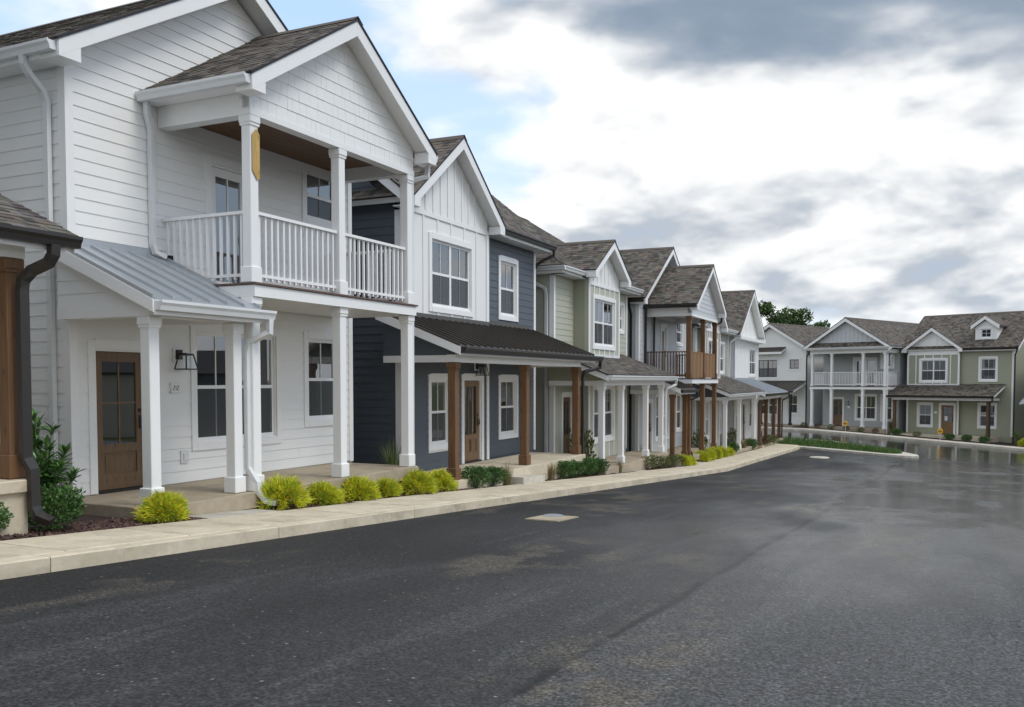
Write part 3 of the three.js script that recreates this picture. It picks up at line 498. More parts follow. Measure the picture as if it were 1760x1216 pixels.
// neighbour at the picture's edge: only its porch end reaches into view
const edge = house('townhouse', 'house at the left edge with shingled porch roof, brown post and brown gutter', frame(...at(ROW, -9.4, 0.1), 25.5), 0.95, 'houses along the near sidewalk');
{
  const g = edge, m = front(0), W = 7.3, gp = [[0, -0.3], [W, -0.3], [W, 6], [0, 6]];
  wall(g, m, gp, [[4.2, 5.2, 0.6, 2.3]], M.sideWhite); siding(g, m, [[0.1, 0], [W - 0.1, 0], [W - 0.1, 6], [0.1, 6]], [casingRect([4.2, 5.2, 0.6, 2.3])], M.sideWhite, { each: false }); windowAt(g, m, [4.2, 5.2, 0.6, 2.3]);
  const sw = [[-8, -0.3], [-0.121, -0.3], [-0.121, 6], [-8, 6]]; wall(g, right(W), sw, [], M.sideWhite); wall(g, left(0), sw, [], M.sideWhite); siding(g, right(W), [[-8, 0], [-0.05, 0], [-0.05, 5.8], [-8, 5.8]], [], M.sideWhite, { each: false });
  shell(g, 0, W, -8, 6, M.sideWhite); gableX(g, -0.35, W + 0.35, 0.4, -8.3, 5.95, 0.6);
  const zE = 1.98, yE = 2.62, yT = 3.5, k = Math.hypot(zE, yT - yE), x1 = W + 0.5;
  slope(g, [0, yE, zE], [1, 0, 0], [0, yT - yE, -zE], [[0, 0], [x1, 0], [x1, k], [0, k]], { each: true, exp: 0.14 });
  part(g, 'porch_fascia', B(0, x1 - 0.1, yE - 0.17, yE - 0.02, zE - 0.03, zE), M.white); gutter(g, [0, yE + 0.005, zE + 0.006], [x1 + 0.02, yE + 0.005, zE + 0.006], [0, 0, 1], M.gutterB);
  part(g, 'beam', B(0, 7.42, 2.36, 2.6, 1.5, 1.7), M.white); part(g, 'beam', B(7.22, 7.4, 2.36, 2.58, 0.02, 1.498), M.white);
  shedFascia(g, x1, 1, 0.03, yT, zE, yE); for (const x of [0.2, 3.6, 7.29]) post(g, x, 1.6, 0, 2.36, M.cedar, { w: 0.17, cap: 0.12, base: 0.26 });
  downspout(g, [[7.5, yE - 0.11, zE + 0.07], [7.5, yE - 0.22, zE + 0.06], [7.47, yE - 0.31, zE + 0.02], [7.36, yE - 0.4, 1.88], [7.31, yE - 0.5, 1.81], [7.3, yE - 0.6, 1.8], [7.3, 0.22, 1.8], [7.33, 0.1, 1.86], [7.33, -0.3, 1.87], [7.35, -0.4, 1.9], [7.42, -0.47, 2.02]], M.gutterB, [1, 0, 0], 0.11, 0.08);
  part(g, 'porch_slab', B(0, 7.36, -0.14, -0.004, 0.025, 1.84, 0.012), M.conc); part(g, 'porch_foundation', B(0, 7.32, -0.8, -0.142, 0.03, 1.78), M.conc);
  finishRoof(g, 250);
}

// ridge along the street, gabled bay in front, shed porch: the blue house, the sage ones
function bayHouse(g, p) {
  const { W, bay, bz, body, bayBody, each, gutMat, gableMat = M.sideWhite } = p, zb = p.zb ?? -8.5, wt = 5.78, m0 = front(0), mb = front(bz);
  const hR = p.winsR.map((w) => w.r).concat(p.doorR ? [p.doorR.r] : []), hB = p.winsB.map((w) => w.r).concat(p.doorB ? [p.doorB.r] : []);
  const [b0, b1] = bay, bodyRect = (a, b) => [[a, -0.4], [b, -0.4], [b, wt], [a, wt]], lapRect = (a, b, y0 = 0, y1 = wt) => [[a, y0], [b, y0], [b, y1], [a, y1]];
  if (b1 < W - 0.1) { wall(g, m0, bodyRect(b1, W), hR.filter((r) => r[0] >= b1), body); siding(g, m0, lapRect(b1 + 0.02, W - 0.1), hR.map(casingRect), body, { each }); }
  if (b0 > 0.3) { wall(g, m0, bodyRect(0, b0), hR.filter((r) => r[1] <= b0), body); siding(g, m0, lapRect(0.1, b0 - 0.02), hR.map(casingRect), body, { each }); }
  // bay
  const gc = (b0 + b1) / 2, gh = (b1 - b0) / 2 + 0.3, gpch = p.gp ?? 0.7, ey = p.bayEave ?? 5.9, tY = (x) => ey + (gh - Math.abs(x - gc)) * gpch - 0.17, belt = p.belt ?? 5.68;
  wall(g, mb, [[b0, -0.4], [b1, -0.4], [b1, tY(b1)], [gc, tY(gc)], [b0, tY(b0)]], hB, bayBody.upper);
  if (bayBody.lap) siding(g, mb, lapRect(b0 + 0.1, b1 - 0.02, 0, p.split ?? 3.2), hB.map(casingRect), bayBody.lap, { each });
  const lowB = bayBody.lap ? (p.split ?? 3.2) : 0;
  battens(g, mb, lapRect(b0, b1, lowB, belt), p.bstep ?? 0.62, bayBody.batten, hB.map(casingRect));
  part(g, 'belt_board', new GB().boxM(mb, b0, b1, belt, belt + 0.11, 0.001, 0.03), M.white);
  const tri = [[b0 + 0.05, belt + 0.11], [b1 - 0.05, belt + 0.11], [b1 - 0.05, Math.max(belt + 0.12, tY(b1 - 0.05))], [gc, tY(gc) - 0.02], [b0 + 0.05, Math.max(belt + 0.12, tY(b0 + 0.05))]];
  part(g, 'gable_panel', (() => { const G = new GB(); G.extr(tri, mb(0, 0, 0.002), mb(0, 0, 0.012), [1, 0, 0], [0, 1, 0]); return G; })(), gableMat);
  battens(g, (a, y, o) => mb(a, y, o + 0.012), tri, p.gstep ?? 0.36, gableMat);
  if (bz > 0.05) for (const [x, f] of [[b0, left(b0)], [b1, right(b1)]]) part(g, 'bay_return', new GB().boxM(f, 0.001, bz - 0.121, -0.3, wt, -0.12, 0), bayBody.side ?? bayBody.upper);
  for (const x of [b0, b1]) part(g, 'corner_board', B(x === b0 ? x - 0.025 : x - 0.1, x === b0 ? x + 0.1 : x + 0.025, p.split && bayBody.lap ? 0 : 0, belt, bz + 0.002, bz + 0.034), M.white);
  for (const x of [0, W]) part(g, 'corner_board', B(x ? x - 0.1 : -0.03, x ? x + 0.03 : 0.1, 0, wt - 0.1, 0.002, 0.03).box(x ? x + 0.002 : -0.03, x ? x + 0.03 : -0.002, 0, wt - 0.1, -0.11, 0.0015), M.white);
  gableZ(g, gc, gh, ey, gpch, p.bayBack ?? -2.4, bz + 0.32, { each, lit: [true, p.litR ?? false], ret: 0.28, overhang: 0.3 });
  // sides
  const pitch = p.pitch ?? 0.62, zf = 0.42, rz = (zf + zb - 0.3) / 2, side = p.hipL ? [[zb, -0.4], [-0.121, -0.4], [-0.121, wt], [zb, wt]] : [[zb, -0.4], [-0.121, -0.4], [-0.121, wt], [rz, wt + (0.3 - rz) * pitch - 0.1], [zb, wt]];
  wall(g, left(0), side, p.sideHoles ?? [], p.sideBody ?? body); wall(g, right(W), side, [], p.sideBody ?? body);
  siding(g, left(0), side.map(([a, y]) => [a === -0.121 ? -0.11 : a, Math.max(y, 0) - (y > 6 ? 0.05 : 0)]), [], p.sideBody ?? body, { each });
  if (p.sideR) siding(g, right(W), side.map(([a, y]) => [a === -0.121 ? -0.11 : a, Math.max(y, 0) - (y > 6 ? 0.05 : 0)]), [], p.sideBody ?? body, { each: false });
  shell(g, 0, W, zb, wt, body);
  gableX(g, -0.35, W + 0.4, zf, zb - 0.3, 5.92, pitch, { each, hipL: p.hipL ?? 0, hipR: p.hipR ?? 0, notch: p.pent ? null : [b0 - 0.28, b1 + 0.28, zf + 0.03] });
  soffitBox(g, -0.3, b0 - 0.05, 5.72, 0.02, zf); soffitBox(g, b1 + 0.05, W + 0.35, 5.72, 0.02, zf);
  for (const [a, b] of [[-0.35, b0 - 0.34], [b1 + 0.34, W + 0.42]]) if (b - a > 0.15) { part(g, 'fascia', B(a, b, 5.72, 5.89, zf - 0.02, zf + 0.004), M.white); gutter(g, [a, 5.9, zf + 0.006], [b, 5.9, zf + 0.006], [0, 0, 1], gutMat); }
  if (p.hipL) { part(g, 'fascia', B(-0.36, -0.34, 5.72, 5.89, zb, zf), M.white); gutter(g, [-0.362, 5.9, zb], [-0.362, 5.9, zf + 0.12], [-1, 0, 0], gutMat); soffitBox(g, -0.35, -0.035, 5.72, zb, zf); }
  for (const w of p.winsR) windowAt(g, m0, w.r, w); for (const w of p.winsB) windowAt(g, mb, w.r, w);
  if (p.doorR) doorAt(g, m0, p.doorR.r, p.doorR); if (p.doorB) doorAt(g, mb, p.doorB.r, p.doorB);
  // porch
  const q = p.porch, zE = q.zE ?? 2.0, yE = q.yE ?? 2.68, yT = q.yT ?? 3.46, zT = 0, r0 = q.x[0], r1 = q.x[1];
  const yAt = (z) => mix(yT, yE, (z - zT) / (zE - zT)); part(g, 'flashing', B(b0 - 0.02, b1 + 0.02, yAt(bz) + 0.01, yAt(bz) + 0.11, bz + 0.023, bz + 0.045), q.tin ?? M.gutterW);
  if (q.tin) metalShed(g, r0, r1, zT, yT, zE, yE, q.tin, 0.31);
  else { const k = Math.hypot(zE - zT, yT - yE); slope(g, [r0, yE, zE], [1, 0, 0], [0, yT - yE, zT - zE], [[0, 0], [r1 - r0, 0], [r1 - r0, k], [0, k]], { each, exp: 0.14 }); }
  shedFascia(g, r0, -1, zT + 0.03, yT, zE, yE); shedFascia(g, r1, 1, zT + 0.03, yT, zE, yE);
  part(g, 'porch_fascia', B(r0, r1, yE - 0.17, yE - 0.03, zE - 0.03, zE), M.white); gutter(g, [r0, yE - 0.004, zE + 0.004], [q.g1 ?? r1 + 0.1, yE - 0.004, zE + 0.004], [0, 0, 1], q.gut);
  const zp = 1.65, pA = q.posts[0], pB = q.posts[q.posts.length - 1];
  part(g, 'beam', B(pA - 0.1, pB + 0.1, 2.38, 2.53, zp - 0.1, zp + 0.1), M.white);
  for (const x of [pA, pB]) part(g, 'beam', B(x - 0.08, x + 0.08, 2.38, 2.52, 0.03, zp - 0.102), M.white);
  const tr = [[0.03, 2.52], [zp, 2.52], [zp, 2.62], [0.03, 3.28]];
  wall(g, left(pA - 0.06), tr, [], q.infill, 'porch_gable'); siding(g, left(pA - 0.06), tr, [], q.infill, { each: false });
  part(g, 'porch_ceiling', B(pA, pB, 2.53, 2.55, 0.04 + bz, zp), M.white);
  for (const x of q.posts) post(g, x, zp, -0.01, 2.38, q.mt, q.po);
  const dx = q.dx ?? pB + 0.16, sg = [1, 0, 0]; downspout(g, [[q.g1 ? q.g1 - 0.1 : r1, yE - 0.12, zE + 0.06], [q.g1 ? q.g1 - 0.1 : r1, yE - 0.3, zE + 0.04], [dx, yE - 0.44, 1.82], [dx, yE - 0.6, 1.78], [dx, -0.3, 1.78]], q.gut, sg, 0.09, 0.07);
  slab(g, pA - 0.2, pB + 0.2, 0.03 + bz, 1.86, q.h ?? 0.4, q.slabMat ?? M.concTan);
  finishRoof(g, p.most ?? 300);
}
const PW = { w: 0.165, cap: 0.11, base: 0.22 }, PB = { w: 0.175, cap: 0.11, base: 0.24 };
const blue = house('townhouse', 'dark blue house with white batten gable and dark metal porch roof', frame(-2.4196, -19.8177, 24.5), 0, 'houses along the near sidewalk');
bayHouse(blue, {
  W: 7.4, bay: [0, 3.9], bz: 0.2, body: M.blue, bayBody: { upper: M.sideWhite, lap: M.blue, batten: M.sideWhite, side: M.blue }, each: true, gutMat: M.gutterB, gp: 0.76, pitch: 0.8, split: 3.4, belt: 5.66, bstep: 0.62, gstep: 0.36, bayBack: -2.0,
  winsR: [{ r: [5.05, 6.07, 0.55, 2.03] }, { r: [5.05, 6.07, 3.75, 5.2] }], winsB: [{ r: [0.95, 1.78, 0.54, 2.03] }, { r: [1.0, 2.94, 3.68, 5.2], units: 2 }], doorB: { r: [2.55, 3.5, 0, 2.04], mt: M.doorTan, panels: 2, rows: 1, cols: 3, lite: 0.6 },
  porch: { x: [-1.0, 7.0], posts: [-0.65, 2.95, 6.45], mt: M.cedar, po: PB, tin: M.tinDark, gut: M.gutterB, g1: 7.4, yE: 2.68, yT: 3.46, infill: M.blue, h: 0.5, dx: 6.62, slabMat: M.conc },
});
part(blue, 'lower_wall_face', new GB().boxM(front(0.2), -0.0, 3.9, -0.4, -0.002, 0.001, 0.016), M.blue);
lampAt(blue, front(0.2), 3.2, 2.27);
const sage = house('townhouse', 'pale sage green house with white batten gable bay and brown shingled porch roof', frame(1.2369, -27.4179, 24.4), -0.52, 'houses along the near sidewalk');
bayHouse(sage, {
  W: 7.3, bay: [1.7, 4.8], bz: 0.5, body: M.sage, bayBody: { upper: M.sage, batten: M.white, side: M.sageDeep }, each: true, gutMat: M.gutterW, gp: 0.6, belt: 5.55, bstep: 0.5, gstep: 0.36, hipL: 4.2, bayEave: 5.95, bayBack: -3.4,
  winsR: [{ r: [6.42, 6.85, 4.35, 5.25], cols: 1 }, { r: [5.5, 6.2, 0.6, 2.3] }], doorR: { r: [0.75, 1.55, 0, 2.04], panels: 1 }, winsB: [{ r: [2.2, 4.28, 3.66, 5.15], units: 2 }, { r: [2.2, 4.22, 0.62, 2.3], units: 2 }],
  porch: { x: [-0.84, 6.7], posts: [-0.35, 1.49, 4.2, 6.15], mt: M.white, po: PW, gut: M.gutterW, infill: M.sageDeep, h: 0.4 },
});
downspout(sage, [[-0.42, 5.76, -0.9], [-0.4, 5.62, -0.88], [-0.08, 5.3, -0.25], [-0.075, 5.1, -0.2], [-0.075, -0.2, -0.2]], M.gutterW, [0, 0, 1]);
const grey4 = house('townhouse', 'light grey house with brown wooden balcony posts and solid brown rail', frame(4.7941, -34.7755, 24.4), -0.9, 'houses along the near sidewalk');
balconyHouse(grey4, {
  W: 7.4, posts: [1.05, 3.42, 5.68], body: M.grey, each: false, railMat: M.cedar, postMat: M.cedar, gutMat: M.gutterB, porchGut: M.gutterB, tin: M.tinDark, entry: [-0.97, 0.89], boards: true, step: 0.11, pitch: 0.58, bp: 0.63, ceil: M.white, slabH: 0.45,
  doors: [{ r: [1.0, 1.9, 0, 2.04] }, { r: [3.25, 4.1, 3.0, 5.15], mt: M.white, full: true, rows: 1 }],
  wins: [{ r: [2.5, 4.4, 0.55, 2.3], units: 2 }, { r: [5.85, 6.75, 0.75, 2.3] }, { r: [5.75, 6.75, 4.55, 5.55] }],
});
const tan5 = house('townhouse', 'tan house with white porch posts, shingled porch roof and small roof dormer', frame(8.45, -42.2, 24.4), -1.25, 'houses along the near sidewalk');
bayHouse(tan5, {
  W: 7.6, bay: [0.6, 4.0], bz: 0.3, body: M.tan, bayBody: { upper: M.tan, batten: M.white, side: M.tan }, each: false, gutMat: M.gutterW, gp: 0.66, pitch: 0.66, belt: 5.6, bstep: 0.5, gstep: 0.36, bayBack: -2.5,
  winsR: [{ r: [5.5, 6.5, 3.7, 5.15] }, { r: [4.9, 5.9, 0.6, 2.25] }], winsB: [{ r: [1.3, 3.3, 3.7, 5.15], units: 2 }, { r: [0.95, 1.6, 0.6, 2.25] }], doorB: { r: [2.3, 3.2, 0, 2.04] },
  porch: { x: [-1.75, 7.3], posts: [-1.3, 2.0, 6.05], mt: M.white, po: PW, gut: M.gutterW, infill: M.blue, h: 0.4 },
});
function dormer(g, x, z, y, w, body) {                   // small gabled roof dormer
  const d = front(z), h = w / 2;
  wall(g, d, [[x - h, y - 0.3], [x + h, y - 0.3], [x + h, y + 0.95], [x, y + 0.95 + h * 0.7], [x - h, y + 0.95]], [[x - 0.34, x + 0.34, y + 0.2, y + 0.8]], body, 'dormer_wall');
  for (const f of [left(x - h), right(x + h)]) part(g, 'dormer_cheek', new GB().boxM(f, z - 1.8, z - 0.121, y - 0.3, y + 0.95, -0.1, 0), body);
  windowAt(g, d, [x - 0.34, x + 0.34, y + 0.2, y + 0.8], { grid: true, casing: 0.1, detail: false });
  const e = h + 0.22, ey = y + 0.98, pitch = 0.68, k = Math.hypot(1, pitch), D = 2.2;
  for (const s of [-1, 1]) { const G = new GB(); G.extr([[s * e, ey - 0.05], [0, ey + e * pitch - 0.05], [0, ey + e * pitch + 0.07], [s * e, ey + 0.07]], [x, 0, z - D], [x, 0, z + 0.22], [1, 0, 0], [0, 1, 0]); part(g, 'dormer_roof', G, M.shingle[1]); part(g, 'rake_fascia', new GB().extr([[s * e, ey - 0.2], [0, ey + e * pitch - 0.17], [0, ey + e * pitch + 0.05], [s * e, ey + 0.05]], [x, 0, z + 0.222], [x, 0, z + 0.25], [1, 0, 0], [0, 1, 0]), M.white); }
}
dormer(tan5, 6.4, -2.1, 7.25, 1.2, M.sideWhite);
// white batten house with one broad front gable and a pale metal porch roof
const white6 = house('townhouse', 'white batten house with one broad gable, pale metal porch roof and brown posts', frame(12.07, -49.6, 24.4), -1.35, 'houses along the near sidewalk');
function broadGable(g, p) {
  const { W, body, battenMat, gutMat } = p, c = W / 2, pitch = p.pitch ?? 0.62, wt = 5.9, m = front(0), zb = p.zb ?? -8, holes = p.wins.map((w) => w.r).concat(p.door ? [p.door.r] : []);
  const poly = [[0, -0.4], [W, -0.4], [W, wt], [c, wt + c * pitch], [0, wt]]; wall(g, m, poly, holes, body);
  if (p.lap) siding(g, m, [[0.1, 0], [W - 0.1, 0], [W - 0.1, wt], [c, wt + c * pitch - 0.1], [0.1, wt]], holes.map(casingRect), body, { each: false });
  else { battens(g, m, [[0, 0], [W, 0], [W, 5.6], [0, 5.6]], 0.42, battenMat, holes.map(casingRect)); battens(g, m, [[0.1, 5.75], [W - 0.1, 5.75], [W - 0.1, 5.8], [c, wt + c * pitch - 0.1], [0.1, 5.8]], 0.42, battenMat); }
  const lw = [[zb, -0.4], [-0.121, -0.4], [-0.121, wt], [zb, wt]]; for (const f of [left(0), right(W)]) { wall(g, f, lw, [], body); siding(g, f, [[zb, 0], [-0.11, 0], [-0.11, 5.8], [zb, 5.8]], [], body, { each: false }); }
  for (const x of [0, W]) part(g, 'corner_board', B(x ? x - 0.12 : -0.03, x ? x + 0.03 : 0.12, 0, wt - 0.2, 0.002, 0.034), M.white);
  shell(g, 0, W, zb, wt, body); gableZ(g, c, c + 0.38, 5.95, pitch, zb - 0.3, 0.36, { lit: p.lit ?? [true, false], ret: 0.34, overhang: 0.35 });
  if (p.pent) part(g, 'pent_board', B(-0.3, W + 0.34, 5.62, 5.78, 0.02, 0.4), M.white);
  for (const [e, s] of [[-0.384, -1], [W + 0.384, 1]]) gutter(g, [e, 5.95, zb], [e, 5.95, 0.34], [s, 0, 0], gutMat);
  for (const w of p.wins) windowAt(g, m, w.r, w); if (p.door) doorAt(g, m, p.door.r, p.door);
}
broadGable(white6, { W: 7.5, body: M.sideWhite, battenMat: M.sideWhite, gutMat: M.gutterB, pent: true, wins: [{ r: [4.5, 6.6, 3.7, 5.2], units: 2 }, { r: [4.6, 5.6, 0.6, 2.25] }, { r: [6.1, 7.0, 0.6, 2.25] }, { r: [0.5, 1.4, 0.6, 2.25] }], door: { r: [2.4, 3.3, 0, 2.04] } });
{
  const g = white6, r0 = -2.2, r1 = 6.2, zE = 2.0, yE = 2.68, yT = 3.42, ps = [-1.85, 0.3, 3.0, 5.2];
  metalShed(g, r0, r1, 0, yT, zE, yE, M.tin, 0.4); shedFascia(g, r0, -1, 0.03, yT, zE, yE); shedFascia(g, r1, 1, 0.03, yT, zE, yE); gutter(g, [r0, yE, zE + 0.004], [r1 + 0.1, yE, zE + 0.004], [0, 0, 1], M.gutterB);
  part(g, 'porch_fascia', B(r0, r1, yE - 0.17, yE - 0.03, zE - 0.03, zE), M.white); part(g, 'beam', B(ps[0] - 0.1, ps[3] + 0.1, 2.38, 2.53, 1.55, 1.75), M.white);
  for (const x of ps) post(g, x, 1.65, -0.01, 2.38, M.brown, PB); downspout(g, [[r1, yE - 0.12, zE + 0.06], [r1, yE - 0.3, zE + 0.04], [5.5, yE - 0.44, 1.8], [5.42, yE - 0.6, 1.78], [5.42, -0.3, 1.78]], M.gutterB);
  slab(g, -2.1, 5.5, 0.03, 1.86, 0.45);
  finishRoof(white6, 0);
}
downspout(tan5, [[7.9, 5.77, 0.48], [7.9, 5.6, 0.46], [7.66, 5.3, 0.12], [7.66, 3.4, 0.08]], M.gutterW);
downspout(blue, [[7.72, 5.77, 0.49], [7.72, 5.62, 0.47], [7.62, 5.5, 0.2], [7.46, 5.36, 0.05], [7.46, 5.2, -0.02]], M.gutterB);
downspout(grey4, [[1.9, 5.6, 0.1], [1.9, 3.1, 0.08]], M.gutterB);
finishRoof(white1, 300); finishRoof(grey4, 200);

// ---------------------------------------------------------------- houses across the end of the street
const far = (s, d) => frame(...at(FAR, s, d), 139);
const white7 = house('townhouse', 'white gabled house with dark window awning at the end of the street', far(-14.1, 0.5), -1.42, 'houses at the end of the street');
broadGable(white7, { W: 6.2, lap: true, body: M.sideWhite, battenMat: M.sideWhite, gutMat: M.gutterB, lit: [false, true], pitch: 0.58, wins: [{ r: [1.9, 3.65, 3.7, 5.1], units: 2, frameMat: M.sideWhite, sashMat: M.gutterB }, { r: [4.75, 5.6, 4.35, 5.1], grid: true, frameMat: M.sideWhite, sashMat: M.gutterB }, { r: [2.1, 3.7, 0.7, 2.25], units: 2, frameMat: M.sideWhite }, { r: [4.65, 5.5, 0.85, 2.3], frameMat: M.sideWhite }] });
metalShed(white7, 1.4, 4.4, 0, 6.02, 0.6, 5.72, M.tinDark, 0.32); part(white7, 'awning_fascia', B(1.4, 4.4, 5.54, 5.68, 0.56, 0.6), M.white);
metalShed(white7, 0.5, 6.25, 0, 3.35, 1.9, 2.65, M.tinDark, 0.35); shedFascia(white7, 6.25, 1, 0.03, 3.35, 1.9, 2.65); part(white7, 'beam', B(0.6, 6.1, 2.4, 2.56, 1.6, 1.76), M.white); gutter(white7, [0.5, 2.64, 1.904], [6.3, 2.64, 1.904], [0, 0, 1], M.gutterB);
for (const x of [0.7, 3.3, 5.9]) post(white7, x, 1.66, -0.01, 2.4, M.gutterB, { w: 0.16, cap: 0.1, base: 0.2 });
downspout(white7, [[6.62, 5.8, 0.2], [6.5, 5.5, 0.1], [6.29, 5.3, 0.06], [6.29, -0.3, 0.06]], M.gutterB); slab(white7, 0.5, 6.2, 0.03, 1.9, 0.4); finishRoof(white7, 0);

const grey8 = house('townhouse', 'grey house with two-storey white porch and batten gable at the street end', far(-6.6, 0.2), -1.4, 'houses at the end of the street');
{
  const g = grey8, W = 6.0, m = front(0), wt = 5.8, zb = -9, holes = [[2.75, 4.25, 0.55, 2.3], [4.75, 5.5, 0.55, 2.3], [2.55, 4.25, 3.0, 5.05], [4.7, 5.5, 4.4, 5.45], [0.75, 1.65, 0, 2.04]];
  wall(g, m, [[0, -0.4], [W, -0.4], [W, wt], [0, wt]], holes, M.midGrey); siding(g, m, [[0.1, 0], [W - 0.1, 0], [W - 0.1, wt], [0.1, wt]], holes.map(casingRect), M.midGrey, { each: false });
  const lw = [[zb, -0.4], [-0.121, -0.4], [-0.121, wt], [zb, wt]]; wall(g, left(0), lw, [], M.midGrey); wall(g, right(W), lw, [[-2.2, -1.4, 3.6, 5.2]], M.midGrey); siding(g, right(W), [[zb, 0], [-0.11, 0], [-0.11, wt], [zb, wt]], [casingRect([-2.2, -1.4, 3.6, 5.2])], M.midGrey, { each: false });
  windowAt(g, right(W), [-2.2, -1.4, 3.6, 5.2]); shell(g, 0, W, zb, wt, M.midGrey);
  windowAt(g, m, holes[0], { units: 2 }); windowAt(g, m, holes[1]); windowAt(g, m, holes[3], { grid: true }); doorAt(g, m, holes[4], { mt: M.doorWood });
  doorAt(g, m, [2.55, 3.4, 3.0, 5.05], { mt: M.white, full: true, cols: 1, rows: 1 }); doorAt(g, m, [3.4, 4.25, 3.0, 5.05], { mt: M.white, full: true, cols: 1, rows: 1, casing: 0.06 });
  lampAt(g, m, 2.15, 1.75); plaque(g, m, 2.15, 1.42);
  const xs = [0.15, 1.75, 4.2, 5.85], zP = 1.8;
  for (const x of xs) { post(g, x, zP, 3.0, 5.4, M.white, { w: 0.17, cap: 0.1, base: 0.15 }); post(g, x, zP, -0.01, 2.8, M.white, { w: 0.19, cap: 0.1, base: 0.2 }); }
  part(g, 'deck', B(0, W, 2.97, 3.0, 0.02, zP + 0.18), M.deckEdge); part(g, 'rim_board', B(0.01, W - 0.01, 2.78, 2.965, 0.03, zP + 0.14), M.white);
  for (let i = 0; i < 3; i++) rail(g, [xs[i] + 0.09, zP], [xs[i + 1] - 0.09, zP], 3.0, M.white, { each: false, step: 0.12 }); rail(g, [xs[3], zP - 0.09], [xs[3], 0.03], 3.0, M.white, { each: false, step: 0.12 }); rail(g, [xs[0], 0.03], [xs[0], zP - 0.09], 3.0, M.white, { each: false, step: 0.12 });
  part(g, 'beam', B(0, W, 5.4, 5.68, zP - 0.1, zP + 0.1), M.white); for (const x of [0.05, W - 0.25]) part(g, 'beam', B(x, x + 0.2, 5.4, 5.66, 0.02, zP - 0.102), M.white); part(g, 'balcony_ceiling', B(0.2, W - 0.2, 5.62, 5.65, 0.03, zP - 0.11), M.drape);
  const c = W / 2, h = c + 0.4, pt = 0.62, ey = 5.85; gableZ(g, c, h, ey, pt, zb - 0.3, zP + 0.45, { lit: [true, true], ret: 0 });
  const tri = [[0.55, 6.2], [W - 0.55, 6.2], [c, ey + h * pt - 0.2]]; wall(g, front(zP + 0.1), tri, [], M.grey, 'gable_wall'); battens(g, front(zP + 0.1), tri, 0.33, M.grey);
  slope(g, [0, 5.84, zP + 0.45], [1, 0, 0], [0, 0.36, -0.4], [[0, 0], [W, 0], [W, 0.5], [0, 0.5]], { th: 0.05 }); part(g, 'pent_fascia', B(-0.35, W + 0.35, 5.66, 5.83, zP + 0.12, zP + 0.44), M.white); gutter(g, [-0.4, 5.84, zP + 0.446], [W + 0.4, 5.84, zP + 0.446], [0, 0, 1], M.gutterW);
  downspout(g, [[W + 0.35, 5.7, zP + 0.5], [W + 0.35, 5.55, zP + 0.48], [W + 0.02, 5.35, zP + 0.05], [W + 0.02, 5.2, zP], [W + 0.02, -0.35, zP]], M.gutterW); slab(g, 0, W, 0.03, zP + 0.2, 0.45); finishRoof(g, 0);
}
const sage9 = house('townhouse', 'sage green house with white gable, roof dormer and yellow yard sign in front', far(0, 0), -1.7, 'houses at the end of the street');
bayHouse(sage9, {
  W: 7.0, pent: true, zb: -6.2, bay: [0, 3.6], bz: 0.2, body: M.sageDeep, bayBody: { upper: M.sageDeep, lap: M.sageDeep, batten: M.white, side: M.sageDeep }, each: false, gutMat: M.gutterB, gp: 0.72, pitch: 0.72, split: 3.2, belt: 5.5, bstep: 0.58, gstep: 0.4, bayBack: -2.4, litR: true, sideR: true,
  winsR: [{ r: [4.9, 5.9, 0.6, 2.1] }, { r: [4.9, 5.9, 3.75, 5.2] }], winsB: [{ r: [0.85, 1.75, 0.55, 2.05] }, { r: [0.95, 2.7, 3.68, 5.15], units: 2 }], doorB: { r: [2.4, 3.3, 0, 2.04], mt: M.doorTan },
  porch: { x: [-0.6, 6.5], posts: [-0.2, 6.1], mt: M.brown, po: PB, gut: M.gutterB, infill: M.sageDeep, h: 0.4, slabMat: M.conc },
});
dormer(sage9, 5.1, -0.3, 6.4, 1.4, M.sideWhite); plaque(sage9, front(0.2), 2.05, 1.5);
part(sage9, 'notice', new GB().boxM(front(0.2), 2.66, 2.86, 0.95, 1.25, -0.04, -0.03), M.white);
downspout(sage9, [[7.35, 5.77, 0.48], [7.3, 5.6, 0.4], [7.1, 5.4, 0.08], [7.1, -0.4, 0.08]], M.gutterB);
const next = house('townhouse', 'dark green house cut off by the right edge of the picture', far(8.8, 0.6), -2.0, 'houses at the end of the street');
broadGable(next, { W: 7, lap: true, body: M.sageDeep, battenMat: M.white, gutMat: M.gutterW, lit: [true, true], wins: [{ r: [1.0, 3.0, 3.6, 5.1], units: 2 }, { r: [1.0, 2.0, 0.6, 2.2] }] });
metalShed(next, -0.45, 6.5, 0, 3.35, 1.9, 2.65, M.tin, 0.4); part(next, 'beam', B(-0.2, 6.4, 2.4, 2.56, 1.6, 1.76), M.white); shedFascia(next, -0.45, -1, 0.03, 3.35, 1.9, 2.65); for (const x of [-0.1, 6.2]) post(next, x, 1.66, 0, 2.4, M.white, PW); slab(next, -0.3, 6.4, 0.03, 1.9, 0.4); finishRoof(next, 0);
